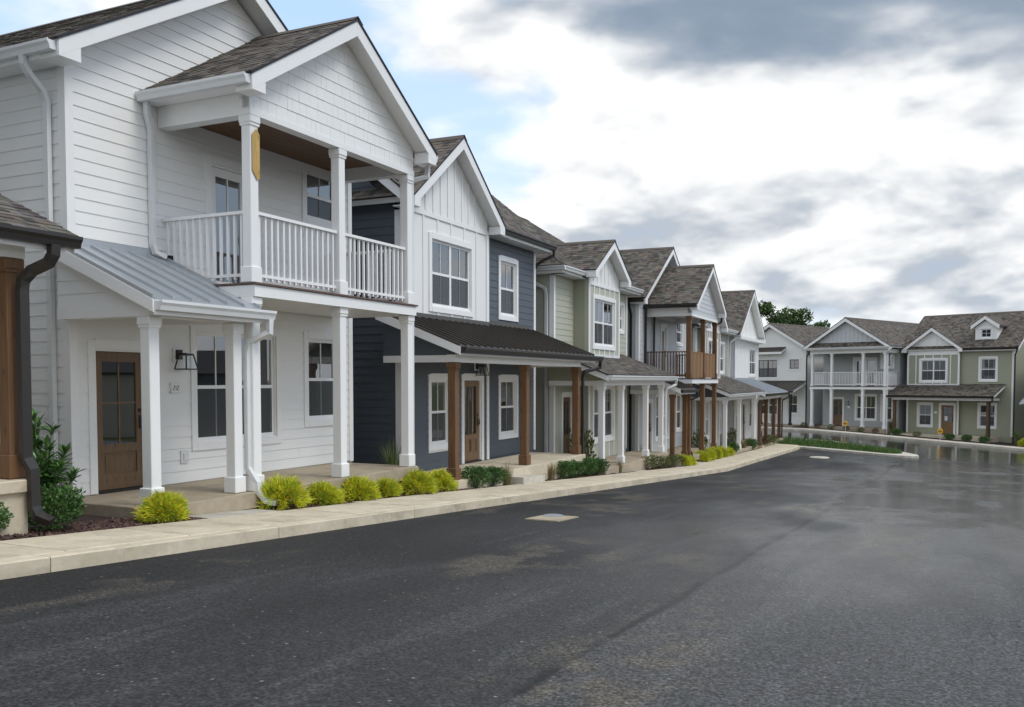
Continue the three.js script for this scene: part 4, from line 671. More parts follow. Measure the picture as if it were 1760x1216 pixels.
// houses over the road, behind the camera's right shoulder: seen only mirrored in the windows
for (const [s, body, lab] of [[62, M.tan, 'tan house far over the road, mirrored in the porch windows of the white house'], [74, M.blue, 'dark blue house far over the road, mirrored in the porch windows of the white house'], [110, M.sageDeep, 'green house far over the road, mirrored in the porch windows of the blue house']]) {
  const [x, z] = at(ROW, s, 64), g = house('townhouse', lab, frame(x, z, 25.5 + 215), landY(x, z) + 0.3, 'houses over the road');
  broadGable(g, { W: 7.4, lap: true, body, battenMat: M.white, gutMat: M.gutterB, lit: [false, false], wins: [{ r: [1.0, 3.0, 3.6, 5.1], units: 2 }, { r: [1.0, 2.8, 0.6, 2.2], units: 2 }], door: { r: [4.2, 5.1, 0, 2.04] } });
  metalShed(g, 0.2, 7.2, 0, 3.35, 1.9, 2.65, M.tinDark, 0.5); part(g, 'beam', B(0.3, 7.1, 2.4, 2.56, 1.6, 1.76), M.white); for (const px of [0.4, 3.6, 7.0]) post(g, px, 1.66, 0, 2.4, M.brown, PB); finishRoof(g, 0);
}

// ---------------------------------------------------------------- ground, road, sidewalks
{ // the land: one sheet out to the horizon
  const xs = [], sp = (a, b, n) => { for (let i = 0; i < n; i++) xs.push(mix(a, b, i / n)); };
  sp(-900, -120, 8); sp(-120, -50, 10); sp(-50, 90, 70); sp(90, 160, 10); sp(160, 900, 8); xs.push(900);
  const n = xs.length, p = [], uv = [], ix = [];
  for (let j = 0; j < n; j++) for (let i = 0; i < n; i++) { const x = xs[i], z = xs[j] - 20; p.push(x, landY(x, z) - 0.03, z); uv.push(x, z); if (i < n - 1 && j < n - 1) { const a = j * n + i; ix.push(a, a + n, a + 1, a + 1, a + n, a + n + 1); } }
  const g = new THREE.BufferGeometry(); g.setAttribute('position', new THREE.Float32BufferAttribute(p, 3)); g.setAttribute('uv', new THREE.Float32BufferAttribute(uv, 2)); g.setIndex(ix); g.computeVertexNormals();
  struct('ground', g, M.lawn, 'grassy ground that the houses and roads lie on');
}
// asphalt: colour and gloss as functions of the place (stone grain, dust films, tyre scuffs, rain still standing, sheen painted in past the seam)
const wetAt = (s, d) => { // share of standing water
  const n = fbm(s * 0.10 + 3, d * 0.16 + 7, 4, 0, 31), n2 = fbm(s * 0.5, d * 0.5, 3, 0, 33), zone = sm(38, 49, s + (d - 8) * 0.3) , w = sm(0.40, 0.56, n + 0.30 * zone - 0.06 + 0.16 * (n2 - 0.5)) * zone;
  return w;
};
const asphalt = (s, d, fine) => {
  const dust = sm(0.5, 0.72, fbm(s * 0.35 + d * 0.1, d * 0.9, 4, 0, 41)) * sm(0.42, 0.62, fbm(s * 1.9, d * 2.7, 4, 0, 43)), dark = sm(0.46, 0.62, fbm(s * 0.16, d * 0.30, 4, 0, 45));
  const streak = sm(0.58, 0.7, fbm(s * 0.5 + 8, d * 5, 3, 0, 47)), fresh = 1 - sm(0.5, 2.4, d - 3.5 + 1.0 * (fbm(s * 0.7, d * 0.7, 3, 0, 49) - 0.5)), seam = Math.exp(-(((d - 8.8 - 0.12 * (fbm(s * 0.8, 3, 3, 0, 51) - 0.5)) / 0.045) ** 2)) * sm(0.2, 0.45, fbm(s * 2, 9, 3, 0, 52));
  let b = mix(0.029, 0.015, dark) * (d > 8.8 ? 1.8 : 1) + 0.013 * streak * (1 - dark); b = mix(b, 0.012, fresh * 0.8);  // base raised past the seam: grazing sky sheen painted into the asphalt colour
  let c = [b, b * 1.0, b * 1.02];
  c = c.map((v, k) => mix(v, [0.098, 0.084, 0.063][k], 0.62 * dust));
  if (fine) { const g = hash(Math.floor(s * 150), Math.floor(d * 150), 5), st = fbm(s * 75, d * 75, 2, 0, 53); let q = 0.15 + 1.75 * st * st * 1.6 + (g > 0.985 ? 1.8 : g > 0.9 ? 0.7 : 0); c = c.map((v) => v * q); if (hash(Math.floor(s * 60), Math.floor(d * 60), 8) > 0.9985) c = [0.22, 0.21, 0.19]; }
  return c.map((v) => Math.max(0.006, v * (1 - 0.8 * seam)));
};
function roadMaps(s0, s1, d0, d1, nx, ny, fine) {
  const col = new Uint8Array(nx * ny * 4), ro = new Uint8Array(nx * ny * 4), enc = (v) => 255 * (v <= 0.0031308 ? 12.92 * v : 1.055 * Math.pow(v, 1 / 2.4) - 0.055);
  for (let j = 0; j < ny; j++) for (let i = 0; i < nx; i++) {
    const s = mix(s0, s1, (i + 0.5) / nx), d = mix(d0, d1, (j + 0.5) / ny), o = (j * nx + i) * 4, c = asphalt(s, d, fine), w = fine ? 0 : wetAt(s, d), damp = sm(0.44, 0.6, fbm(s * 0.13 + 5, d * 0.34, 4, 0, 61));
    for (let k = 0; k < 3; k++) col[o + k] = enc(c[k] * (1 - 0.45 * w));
    const film = sm(5.6, 9.6, d + 5 * (fbm(s * 0.16, d * 0.3, 4, 0, 63) - 0.5)) * sm(-7, 7, s) * (0.9 + 1.1 * (fbm(s * 0.5, d * 1.2, 5, 0, 65) - 0.42)), r = mix(mix(mix(0.9, 0.7, damp), 0.2, Math.max(0, Math.min(1, film))), 0.07, w); ro[o] = ro[o + 1] = ro[o + 2] = 255 * r; col[o + 3] = ro[o + 3] = 255;
  }
  const mk = (a, srgb) => { const t = new THREE.DataTexture(a, nx, ny, THREE.RGBAFormat); t.magFilter = THREE.LinearFilter; t.minFilter = THREE.LinearMipmapLinearFilter; t.generateMipmaps = true; if (srgb) t.colorSpace = THREE.SRGBColorSpace; t.wrapS = t.wrapT = THREE.ClampToEdgeWrapping; t.needsUpdate = true; return t; };
  return [mk(col, true), mk(ro, false)];
}
function road(s0, s1, ns, d0, d1, nd, maps, up, bump) {
  const g = sheet(s0, s1, ns, d0, d1, nd, onRow, up), uv = g.attributes.uv; for (let i = 0; i < uv.count; i++) uv.setXY(i, (uv.getX(i) - s0) / (s1 - s0), (uv.getY(i) - d0) / (d1 - d0));
  return struct('road', g, new THREE.MeshPhysicalMaterial({ color: L(1, 1, 1), roughness: 1, specularIntensity: 0.75, side: THREE.DoubleSide, map: maps[0], roughnessMap: maps[1], bumpMap: rep(T.fine, (s1 - s0) * 1.3, (d1 - d0) * 1.3), bumpScale: bump }), 'dark asphalt road, dry and grainy close by, wet and shining at the far bend');
}
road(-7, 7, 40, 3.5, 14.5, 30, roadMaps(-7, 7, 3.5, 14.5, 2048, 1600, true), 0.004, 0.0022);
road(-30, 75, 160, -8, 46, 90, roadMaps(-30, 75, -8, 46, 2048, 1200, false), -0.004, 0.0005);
scene.children[scene.children.length - 2].userData.label = 'grainy dry asphalt in the foreground of the road';

const concrete = (g, s0, s1, d0, d1, y0, y1, mt, name = 'sidewalk_slab', on = onRow, drop = 0) => { // one poured slab with eased edges following the grade
  const c = 0.012, P = (s, d, y) => on(s, d, y), G = new GB();
  const r = [[d0 + c, y1], [d1 - c, y1], [d1, y1 - c], [d1, y0], [d0, y0], [d0, y1 - c]];
  for (let i = 0; i < 6; i++) { const a = r[i], b = r[(i + 1) % 6]; G.quad(P(s0, ...a), P(s1, ...a), P(s1, ...b), P(s0, ...b)); }
  for (const s of [s0, s1]) { G.quad(...[0, 1, 2, 3].map((i) => P(s, ...r[i]))); G.quad(...[0, 3, 4, 5].map((i) => P(s, ...r[i]))); }
  return part(g, name, G, mt);
};
{
  const g = thing('sidewalk', 'beige concrete sidewalk with raised curb along the near row of houses', 'sidewalk', [0, 0, 0], 0, null, 'structure');
  for (let s = -9; s < 43; s += 1.55) concrete(g, s, s + 1.54, s < 2 ? 2.3 : 2.19, 3.38, -0.1, 0.15 + rr(-0.002, 0.002), M.conc);
  for (let s = -9.3; s < 43; s += 3.1) concrete(g, s, s + 3.09, 3.387, 3.56, -0.12, 0.146, M.conc, 'curb');
  for (const [s0, s1, a] of [[0.2, 1.55, 1.83], [9.7, 10.9, 2.1], [18.6, 19.7, 1.95], [26.2, 27.3, 1.9]]) concrete(g, s0, s1, a, s0 < 2 ? 2.295 : 2.185, 0, 0.146, M.concPale, 'walkway');
  const k = thing('sidewalk', 'pale concrete sidewalk and curb in front of the houses at the street end', 'sidewalk', [0, 0, 0], 0, null, 'structure');
  for (let s = -18; s < 20; s += 1.6) concrete(k, s, s + 1.59, 3.7, 4.85, -0.1, 0.15, M.concPale, 'sidewalk_slab', onFar);
  for (let s = -18; s < 20; s += 3.2) concrete(k, s, s + 3.19, 4.857, 5.02, -0.12, 0.146, M.concPale, 'curb', onFar);
  const st = thing('porch_step', 'single pale concrete step up to the blue house porch', 'step', [0, 0, 0]);
  { const f = blue.f, [x, z] = at(f, 1.55, 1.88), [sA, dA] = loc(ROW, x, z); concrete(st, sA, sA + 1.2, dA, dA + 0.36, 0.0, 0.3, M.concPale, 'step_block'); }
}
struct('mulch_bed', sheet(-9, 43, 120, -1.5, 2.33, 8, onRow, (s, d) => 0.10 + 0.05 * fbm(s * 2, d * 2, 3, 0, 71)), M.mulch, 'dark brown mulch bed between porches and sidewalk');
struct('mulch_bed', sheet(-18, 20, 80, -0.5, 3.71, 8, onFar, (s, d) => 0.10 + 0.05 * fbm(s * 2, d * 2, 3, 0, 73)), M.mulch, 'mulch bed before the houses at the street end');
{ // bark chips
  const g = new THREE.BoxGeometry(0.05, 0.012, 0.018), n = 9000, im = new THREE.InstancedMesh(g, M.chip, n), o = new THREE.Object3D(), c = new THREE.Color();
  for (let i = 0; i < n; i++) { const t = rnd(), s = i % 2 ? rr(-5, 8) : rr(-5, 30), d = rr(1.4, s < 1.5 ? 2.28 : 2.17), y = 0.10 + 0.05 * fbm(s * 2, d * 2, 3, 0, 71); o.position.set(...onRow(s, d, y + 0.006)); o.rotation.set(rr(-0.5, 0.5), rr(0, 6), rr(-0.5, 0.5)); o.scale.setScalar(rr(0.5, 1.3)); o.updateMatrix(); if ((s > 0.15 && s < 1.6 && d > 1.7) || (s > 9.5 && s < 11 && d > 1.7)) o.matrix.makeScale(0, 0, 0); im.setMatrixAt(i, o.matrix); const v = rr(0.4, 2.0); im.setColorAt(i, c.setRGB(v, v * rr(0.85, 1), v * rr(0.8, 1))); }
  im.name = 'bark_chips'; im.userData = { kind: 'stuff', label: 'loose reddish brown bark chips over the mulch bed', category: 'bark chips' }; scene.add(im);
}
{ // kerbed tongue of grass between the two roads
  const pts = [[15.2, -50.4], [19.5, -46.0], [20.1, -45.8], [20.6, -46.1], [20.9, -46.9], [20.9, -50], [19.6, -56], [15.5, -57], [13.4, -52.5]], cen = [17.7, -51.4], shape = (k, y) => pts.map(([x, z]) => { const X = mix(cen[0], x, k), Z = mix(cen[1], z, k); return [X, landY(X, Z) + y, Z]; });
  const G = new GB(), a = shape(1, -0.05), b = shape(1, 0.1), c = shape(0.985, 0.12), d = shape(0.8, 0.125), n = pts.length;
  for (let i = 0; i < n; i++) { const j = (i + 1) % n; G.quad(a[i], a[j], b[j], b[i]).quad(b[i], b[j], c[j], c[i]).quad(c[i], c[j], d[j], d[i]); }
  struct('island_curb', G, M.concPale, 'pale concrete curb round the grass island');
  const S = new GB(), e = shape(0.82, 0.11); for (let i = 1; i < n - 1; i++) S.tri(e[0], e[i], e[i + 1]); struct('island_soil', S, M.lawn, 'soil under the island grass');
  const bl = [], N = 9000, col = []; const GG = new GB();
  for (let i = 0; i < N; i++) {
    let k = Math.sqrt(rnd()) * 0.83, q = Math.floor(rnd() * n), t = rnd(), r = (q + 1) % n, X = mix(cen[0], mix(pts[q][0], pts[r][0], t), k), Z = mix(cen[1], mix(pts[q][1], pts[r][1], t), k); 
    const y = landY(X, Z) + 0.1, h = rr(0.12, 0.3), an = rr(0, 6.3), w = 0.012, lx = rr(-0.1, 0.1), lz = rr(-0.1, 0.1), g = rr(0.7, 1.3), cc = rnd() < 0.15 ? [0.16 * g, 0.15 * g, 0.04] : [0.055 * g, 0.135 * g, 0.018];
    GG.tri([X - Math.cos(an) * w, y, Z - Math.sin(an) * w], [X + Math.cos(an) * w, y, Z + Math.sin(an) * w], [X + lx, y + h, Z + lz], cc);
  }
  const gr = mesh(GG, M.leaf); gr.name = 'grass'; gr.userData = { kind: 'stuff', label: 'bright green grass on the kerbed island', category: 'grass' }; scene.add(gr);
}
{ // concrete pad with iron cover set in the road, and a small pale cap further off
  const o = thing('utility_cover', 'tan concrete collar with metal cover set in the asphalt', 'utility cover', onRow(4.4, 5.3, 0)), [cx, cy, cz] = onRow(4.4, 5.3, 0), P = (s, d, y) => { const q = onRow(s, d, y); return [q[0] - cx, q[1] - cy, q[2] - cz]; };
  const G = new GB(), r = [[3.95, 5.0], [4.8, 5.0], [4.8, 5.55], [3.95, 5.55]]; G.hexa([...r.map(([s, d]) => P(s, d, 0.022)), ...r.map(([s, d]) => P(s, d, -0.06))]); part(o, 'concrete_collar', G, M.concTan);
  const lid = new THREE.CylinderGeometry(0.16, 0.16, 0.012, 28); lid.translate(...P(4.6, 5.2, 0.03)); part(o, 'cover_lid', lid, M.tin);
  const o2 = thing('utility_cover', 'small pale round cover in the asphalt near the grass island', 'utility cover', onRow(36.3, 5.4, 0)); const c2 = new THREE.CylinderGeometry(0.42, 0.46, 0.03, 28); c2.translate(0, 0.015, 0); part(o2, 'cover_lid', c2, M.concPale); const c3 = new THREE.CylinderGeometry(0.3, 0.3, 0.012, 28); c3.translate(0, 0.036, 0); part(o2, 'cover_plate', c3, M.concPale);
}

// ---------------------------------------------------------------- plants
const leafTri = (G, p, dir, side, len, w, col) => { // a folded leaf: two triangles each side of the midrib
  const q = (t, s, k = 0) => [p[0] + dir[0] * len * t + side[0] * w * s, p[1] + dir[1] * len * t + side[1] * w * s + k, p[2] + dir[2] * len * t + side[2] * w * s];
  G.tri(q(0, 0), q(0.45, 1, 0.08 * w), q(1, 0), col).tri(q(0, 0), q(1, 0), q(0.45, -1, 0.08 * w), col);
};
const unit = () => { const z = rr(-1, 1), a = rr(0, Math.PI * 2), r = Math.sqrt(1 - z * z); return [r * Math.cos(a), z, r * Math.sin(a)]; };
const cross = (a, b) => { const v = [a[1] * b[2] - a[2] * b[1], a[2] * b[0] - a[0] * b[2], a[0] * b[1] - a[1] * b[0]], l = Math.hypot(...v) || 1; return v.map((x) => x / l); };
function threadShrub(nc, R, H, base) {                   // mound of feathery sprays, each a fan of fine threads
  const G = new GB();
  for (let i = 0; i < nc; i++) {
    const a = rr(0, 6.283), el = Math.asin(Math.pow(rnd(), 0.8)), d = [Math.cos(a) * Math.cos(el), Math.sin(el), Math.sin(a) * Math.cos(el)], lump = rr(0.62, 1.02), p = [d[0] * R * lump, 0.05 + d[1] * H * lump, d[2] * R * lump], tone = rr(0.75, 1.25), c = rnd() < 0.2 ? base[1] : base[0];
    for (let k = 0; k < 34; k++) {
      const e = unit(), t = [d[0] * 0.8 + e[0] * 0.8, d[1] * 0.6 + e[1] * 0.7 + 0.35, d[2] * 0.8 + e[2] * 0.8], l = rr(0.035, 0.1), w = rr(0.003, 0.0055), sd = cross(t, unit()), o = [p[0] + e[0] * 0.03, p[1] + e[1] * 0.03, p[2] + e[2] * 0.03], m1 = [o[0] + t[0] * l * 0.6, o[1] + t[1] * l * 0.6, o[2] + t[2] * l * 0.6], m2 = [o[0] + t[0] * l * 1.15, o[1] + t[1] * l * 1.15 - 0.3 * l, o[2] + t[2] * l * 1.15], col = c.map((v) => v * tone * rr(0.75, 1.25)), q = (b, s) => [b[0] + sd[0] * w * s, b[1] + sd[1] * w * s, b[2] + sd[2] * w * s];
      G.quad(q(o, -1), q(o, 1), q(m1, 1), q(m1, -1), col).tri(q(m1, -1), q(m1, 1), m2, col);
    }
  }
  return G.geo();
}
function leafShrub(n, R, H, base, len = 0.045) {
  const G = new GB();
  for (let i = 0; i < n; i++) {
    const u = unit(), el = u[1] * 0.5 + 0.5, lump = 0.78 + 0.42 * vn(u[0] * 3 + 9, u[2] * 3 + u[1] * 2 + n * 0.1, 0, 7), r = Math.pow(rnd(), 0.35) * lump;
    const p = [u[0] * R * r, 0.04 + H * (0.5 + 0.5 * u[1] * r), u[2] * R * r], dir = unit(); dir[1] = Math.abs(dir[1]) * 0.7 + 0.1; const d = dir.map((v, k) => v * 0.6 + u[k] * 0.6), g = rr(0.6, 1.4), c = rnd() < 0.25 ? base[1] : base[0];
    leafTri(G, p, d, cross(d, unit()), len * rr(0.7, 1.2), len * 0.3, c.map((v) => v * g));
  }
  return G.geo();
}
function grassTuft(n, R, H, base) {
  const G = new GB();
  for (let i = 0; i < n; i++) {
    const a = rr(0, 6.283), o = rr(0, R * 0.3), out = rr(0.15, 1) * R, h = H * rr(0.6, 1), w = 0.006, s = [-Math.sin(a), 0, Math.cos(a)], col = (rnd() < 0.4 ? base[1] : base[0]).map((v) => v * rr(0.7, 1.3)); let q = [Math.cos(a) * o, 0, Math.sin(a) * o];
    for (let k = 1; k <= 4; k++) { const t = k / 4, r = o + out * t * t, y = h * (t * 1.35 - 0.45 * t * t * (out / R)), p = [Math.cos(a) * r, y, Math.sin(a) * r], e0 = w * (1 - (k - 1) / 4), e1 = w * (1 - t); G.quad([q[0] - s[0] * e0, q[1], q[2] - s[2] * e0], [q[0] + s[0] * e0, q[1], q[2] + s[2] * e0], [p[0] + s[0] * e1, p[1], p[2] + s[2] * e1], [p[0] - s[0] * e1, p[1], p[2] - s[2] * e1], col); q = p; }
  }
  return G.geo();
}
const stems = (n, R, H) => { const G = new GB(); for (let i = 0; i < n; i++) { const a = rr(0, 6.28), r = rr(0.2, 0.7) * R; G.pipe([[0, -0.03, 0], [Math.cos(a) * r * 0.5, H * 0.35, Math.sin(a) * r * 0.5], [Math.cos(a) * r, H * 0.7, Math.sin(a) * r]], 0.012, 0.012, [0.3, 0.2, 1]); } return G.geo(); };
const GOLD = [[0.56, 0.57, 0.03], [0.36, 0.44, 0.035]], BOX = [[0.05, 0.125, 0.025], [0.10, 0.19, 0.045]], DRY = [[0.30, 0.22, 0.10], [0.16, 0.16, 0.05]], GRN = [[0.10, 0.17, 0.04], [0.22, 0.22, 0.08]], RED = [[0.12, 0.055, 0.035], [0.08, 0.10, 0.03]], OLIVE = [[0.09, 0.12, 0.03], [0.17, 0.14, 0.05]];
const kits = {
  gold: [0, 1, 2].map(() => [threadShrub(230, 0.37, 0.36, GOLD), stems(6, 0.3, 0.4)]), box: [0, 1, 2].map(() => [leafShrub(3600, 0.34, 0.46, BOX), stems(6, 0.25, 0.4)]),
  dry: [0, 1].map(() => [grassTuft(170, 0.3, 0.55, DRY), null]), green: [0, 1].map(() => [grassTuft(190, 0.35, 0.75, GRN), null]), olive: [0, 1].map(() => [leafShrub(700, 0.28, 0.4, OLIVE, 0.06), stems(5, 0.25, 0.35)]), red: [0].map(() => [leafShrub(500, 0.25, 0.35, RED, 0.06), stems(5, 0.25, 0.35)]),
};
let kitN = 0;
function plant(kind, name, label, category, pos, scale, group) {
  const [g, st] = kits[kind][kitN++ % kits[kind].length], o = thing(name, label, category, pos, rr(0, 6.28), group); o.scale.setScalar(scale); o.scale.y *= rr(0.92, 1.08);
  part(o, 'foliage', g, M.leaf); if (st) part(o, 'stem', st, M.bark); return o;
}
const bed = (s, d) => onRow(s, d, 0.12);
const ord = ['first', 'second', 'third', 'fourth', 'fifth', 'sixth', 'seventh'];
plant('gold', 'golden_shrub', 'golden thread shrub alone before the brown front door of the white house', 'shrub', bed(-0.3, 2.0), 0.74, 'golden shrubs');
[[1.95, 1.98], [2.9, 1.98], [3.85, 1.98], [4.85, 1.85], [5.7, 1.98], [6.7, 1.88]].forEach(([s, d], i) => plant('gold', 'golden_shrub', `${ord[i]} golden shrub from the white downspout in the bed along the white house`, 'shrub', bed(s, d), [0.96, 0.8, 0.88, 0.76, 0.92, 0.84][i], 'golden shrubs'));
plant('box', 'boxwood_shrub', 'round green boxwood at the foot of the brown downspout', 'shrub', bed(-1.68, 1.75), 1.0, 'boxwood shrubs');
plant('box', 'boxwood_shrub', 'green boxwood cut by the left edge of the picture', 'shrub', bed(-2.62, 1.9), 0.75, 'boxwood shrubs');
[[8.05, 2.0], [8.9, 1.95]].forEach(([s, d], i) => plant('box', 'boxwood_shrub', `${ord[i]} dark boxwood beside the front brown post of the blue house`, 'shrub', bed(s, d), 0.9, 'boxwood shrubs'));
plant('dry', 'grass_tuft', 'dry tan grass tuft just left of the pale porch step', 'ornamental grass', bed(9.55, 2.0), 0.9, 'ornamental grasses');
plant('dry', 'grass_tuft', 'dry tan grass tuft just right of the pale porch step', 'ornamental grass', bed(12.2, 1.95), 0.95, 'ornamental grasses');
[[12.95, 1.95], [13.75, 1.9], [14.75, 1.9], [15.6, 1.9]].forEach(([s, d], i) => plant('box', 'boxwood_shrub', `${ord[i]} boxwood in the bed past the porch step of the blue house`, 'shrub', bed(s, d), 0.95, 'boxwood shrubs'));
plant('dry', 'grass_tuft', 'brown grass tuft by the first white post of the sage house', 'ornamental grass', bed(17.4, 1.95), 0.8, 'ornamental grasses');
plant('green', 'grass_tuft', 'tall green and tan grass tuft in the gap between white and blue house', 'ornamental grass', onRow(7.15, 0.55, 0.15), 1.25, 'ornamental grasses');
[20.2, 21.1, 22.0, 22.9, 23.8].forEach((s, i) => plant('olive', 'olive_shrub', `${ord[i]} olive green shrub in the bed before the sage house porch`, 'shrub', bed(s, 1.95), 1.0, 'olive shrubs'));
[24.6, 25.3].forEach((s, i) => plant('gold', 'golden_shrub', `${ord[i]} golden shrub at the foot of the grey house entry posts`, 'shrub', bed(s, 1.95), 0.85, 'golden shrubs'));
[27.6, 28.7, 29.8, 30.9, 32.0].forEach((s, i) => plant('gold', 'golden_shrub', `${ord[i]} golden shrub in the row under the brown balcony`, 'shrub', bed(s, 1.9), 1.0, 'golden shrubs'));
plant('box', 'boxwood_shrub', 'dark boxwood at the end of the golden row under the brown balcony', 'shrub', bed(33.3, 1.9), 1.05, 'boxwood shrubs');
plant('dry', 'grass_tuft', 'tan grass tuft before the tan house porch', 'ornamental grass', bed(36.2, 1.9), 1.2, 'ornamental grasses');
plant('box', 'boxwood_shrub', 'boxwood before the last white post of the tan house', 'shrub', bed(37.8, 1.9), 1.1, 'boxwood shrubs');
[40.2, 41.6, 43].forEach((s, i) => plant(i ? 'olive' : 'red', 'olive_shrub', `${ord[i]} shrub in the bed before the brown posts of the white batten house`, 'shrub', bed(s, 2.1), 1.3, 'olive shrubs'));
for (const [s, d, l, k] of [[17.4, 0.75, 'leafy green plant by the sage house door', 1.9], [31.0, 1.0, 'dark leafy plant behind the brown balcony posts', 1.7], [38.6, 0.9, 'slender green plant by the tan house wall', 1.5]]) { const o = plant('olive', 'leafy_plant', l, 'plant', onRow(s, d, 0.1), 1, 'leafy plants by the porches'); o.scale.set(k * 0.75, k * 1.5, k * 0.75); }
plant('green', 'grass_tuft', 'blue green grass tuft behind the third white post of the sage house', 'ornamental grass', onRow(22.9, 1.0, 0.12), 1.2, 'ornamental grasses');
// tall laurels between the edge house and the white house: every leaf in front a part
function laurel(label, pos, nStem, nLeaf, nMore, H) {
  const o = thing('laurel_bush', label, 'bush', pos, 0, 'laurel bushes'), S = new GB(), tips = [], more = new GB();
  for (let i = 0; i < nStem; i++) { const a = i * 2.4 + rr(0, 0.6), r = i < 5 ? rr(0, 0.22) : rr(0.2, 0.5), h = H * (i < 5 ? rr(0.85, 1) : rr(0.4, 0.75)), p = [[Math.cos(a) * 0.04, -0.05, Math.sin(a) * 0.04], [Math.cos(a) * r * 0.6, h * 0.5, Math.sin(a) * r * 0.6], [Math.cos(a) * r, h, Math.sin(a) * r]]; S.pipe(p, 0.009, 0.009, [0.4, 0.1, 0.9]); tips.push(p); }
  part(o, 'stem', S, M.stemGreen);
  const shape = (g) => { const bend = rr(-0.02, 0.01), c = [0.06 * g, 0.135 * g, 0.03 * g], q = (t, s, y) => [t * 0.14, y, s * 0.019], f = []; for (const s of [-1, 1]) f.push([q(0, 0, 0), q(0.35, 0, 0.008), q(0.35, s, 0.014), q(0.08, s * 0.4, 0.004)], [q(0.35, 0, 0.008), q(0.75, 0, bend * 0.5), q(0.72, s * 0.8, bend * 0.5 + 0.006), q(0.35, s, 0.014)], [q(0.75, 0, bend * 0.5), q(1, 0, bend), q(0.72, s * 0.8, bend * 0.5 + 0.006)]); return { f, c }; };
  const kinds = [0.8, 1, 1.2, 1.5].map(shape), lg = kinds.map(({ f, c }) => { const G = new GB(); for (const q of f) q.length === 4 ? G.quad(...q, c) : G.tri(...q, c); return G.geo(); }), ob = new THREE.Object3D();
  for (let i = 0; i < nLeaf + nMore; i++) {
    const p = tips[i % tips.length], t = 0.12 + 0.88 * Math.pow(rnd(), 0.75), k = t < 0.5 ? [p[0], p[1], t * 2] : [p[1], p[2], t * 2 - 1], one = i < nLeaf, l = one ? part(o, 'leaf', lg[i % 4], M.leafGloss) : ob;
    l.position.set(...[0, 1, 2].map((x) => mix(k[0][x], k[1][x], k[2]))); l.rotation.set(rr(-0.4, 0.4), rr(0, 6.28), t > 0.9 ? rr(0.5, 1.3) : rr(-0.15, 0.9)); l.scale.setScalar(rr(0.85, 1.3));
    if (!one) { ob.updateMatrix(); const { f, c } = kinds[i % 4], v = V(), X = (q) => v.set(...q).applyMatrix4(ob.matrix).toArray(); for (const q of f) q.length === 4 ? more.quad(...q.map(X), c) : more.tri(...q.map(X), c); }
  }
  if (nMore) part(o, 'foliage', more, M.leafGloss, 'stuff');
}
laurel('tall glossy laurel bush between the brown downspout and the white house corner', onRow(-1.12, 0.75, 0.1), 26, 300, 1300, 1.32);
laurel('laurel bush half hidden behind the brown porch post at the left edge', onRow(-1.75, -0.3, 0.1), 12, 120, 260, 1.25);
// the beds at the end of the street
[[-15.5, 'gold', 1.3], [-14, 'box', 1.2], [-12.6, 'gold', 1.3], [-11, 'red', 1.1], [-9.2, 'green', 1.5]].forEach(([s, k, z], i) => plant(k, { gold: 'golden_shrub', box: 'boxwood_shrub', red: 'red_shrub', green: 'grass_tuft' }[k], `${ord[i]} plant from the street corner before the white house at the street end`, 'shrub', onFar(s, 2.9, 0.1), z, 'plants at the street end'));
[-6.6, -5.5, -4.4, -3.2, -2.1, -1.0].forEach((s, i) => plant(i % 2 ? 'red' : 'olive', 'red_shrub', `${ord[i]} small shrub from the door along the grey porch at the street end`, 'shrub', onFar(s, 2.8, 0.1), 0.95, 'plants at the street end'));
[[-0.6, 1.2, 'green', 1.8], [0.6, 2.9, 'box', 1], [2.0, 2.9, 'olive', 1], [4.2, 2.9, 'box', 1], [5.3, 2.9, 'box', 1], [6.4, 2.9, 'box', 1], [7.9, 1.6, 'green', 1.6]].forEach(([s, d, k, z], i) => plant(k, { box: 'boxwood_shrub', olive: 'olive_shrub', green: 'grass_tuft' }[k], `${ord[i]} plant from its corner before the sage house at the street end`, 'shrub', onFar(s, d, 0.1), z, 'plants at the street end'));
plant('gold', 'golden_shrub', 'golden shrub in the bed at the right edge of the picture', 'shrub', onFar(8.9, 2.9, 0.1), 1.1, 'golden shrubs');
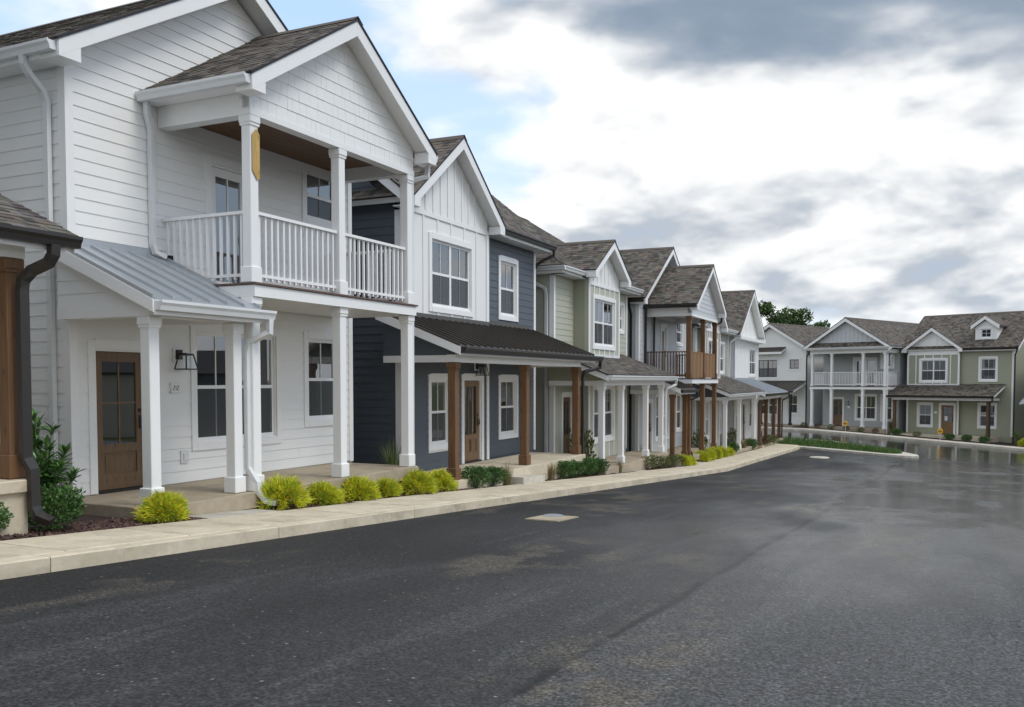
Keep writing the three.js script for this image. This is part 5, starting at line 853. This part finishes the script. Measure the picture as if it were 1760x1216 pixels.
// two yellow yard signs
for (const [s, d, l] of [[-3.0, 3.3, 'yellow octagonal yard sign before the grey porch at the street end'], [3.75, 3.3, 'yellow octagonal yard sign before the sage house at the street end']]) {
  const o = thing('yard_sign', l, 'sign', onFar(s, d, 0.1), (90 - 139) * DEG, 'yellow yard signs'), c = new THREE.CylinderGeometry(0.2, 0.2, 0.02, 8); c.rotateY(Math.PI / 8); c.rotateX(Math.PI / 2); c.translate(0, 0.6, 0); part(o, 'sign_plate', c, M.yellow);
  part(o, 'sign_stake', B(-0.015, 0.015, -0.1, 0.5, -0.03, -0.012), M.gutterW); const t = new GB(); for (const [y, w] of [[0.68, 0.06], [0.6, 0.14], [0.57, 0.13], [0.5, 0.07]]) t.box(-w, w, y - 0.014, y + 0.014, 0.011, 0.014); part(o, 'lettering', t, M.gutterB);
}
// trees behind the street end
function tree(label, x, z, h, r, n) {
  const o = thing('broadleaf_tree', label, 'tree', [x, landY(x, z) - 0.05, z], 0, 'trees behind the houses'), G = new GB(), C = new GB(), cl = [];
  G.pipe([[0, 0, 0], [0.1, h * 0.3, 0], [0, h * 0.6, 0.1]], 0.4, 0.4, [1, 0, 0]);
  for (let i = 0; i < 22; i++) { const a = rr(0, 6.28), q = Math.sqrt(rnd()) * r, y = h * rr(0.42, 0.98), p = [Math.cos(a) * q * (1.1 - 0.5 * (y / h)), y, Math.sin(a) * q * (1.1 - 0.5 * (y / h))]; cl.push([p, r * rr(0.22, 0.42)]); G.pipe([[0, h * rr(0.3, 0.55), 0], [p[0] * 0.5, y * 0.9, p[2] * 0.5], p], 0.09, 0.09, [0.5, 0.1, 0.8]); }
  for (let i = 0; i < n; i++) { const [p, q] = cl[i % cl.length], u = unit(), k = Math.pow(rnd(), 0.4) * q, g = rr(0.6, 1.4), c = rnd() < 0.3 ? [0.09, 0.14, 0.03] : [0.045, 0.095, 0.02], d = unit(); leafTri(C, [p[0] + u[0] * k, p[1] + u[1] * k * 0.7, p[2] + u[2] * k], d, cross(d, unit()), rr(0.2, 0.34), 0.08, c.map((v) => v * g)); }
  part(o, 'trunk', G, M.bark); part(o, 'crown', C, M.leaf);
}
tree('tall leafy tree rising behind the white gable at the street end', 24.0, -82, 10.7, 3.0, 9000);
tree('smaller leafy tree over the roof ridge of the end white house', 28.2, -90, 9.6, 2.2, 5000);
tree('low leafy tree top peeping over the ridge next to the grey gable', 31.5, -94, 9.6, 2.2, 5000);

renderer.render(scene, camera);
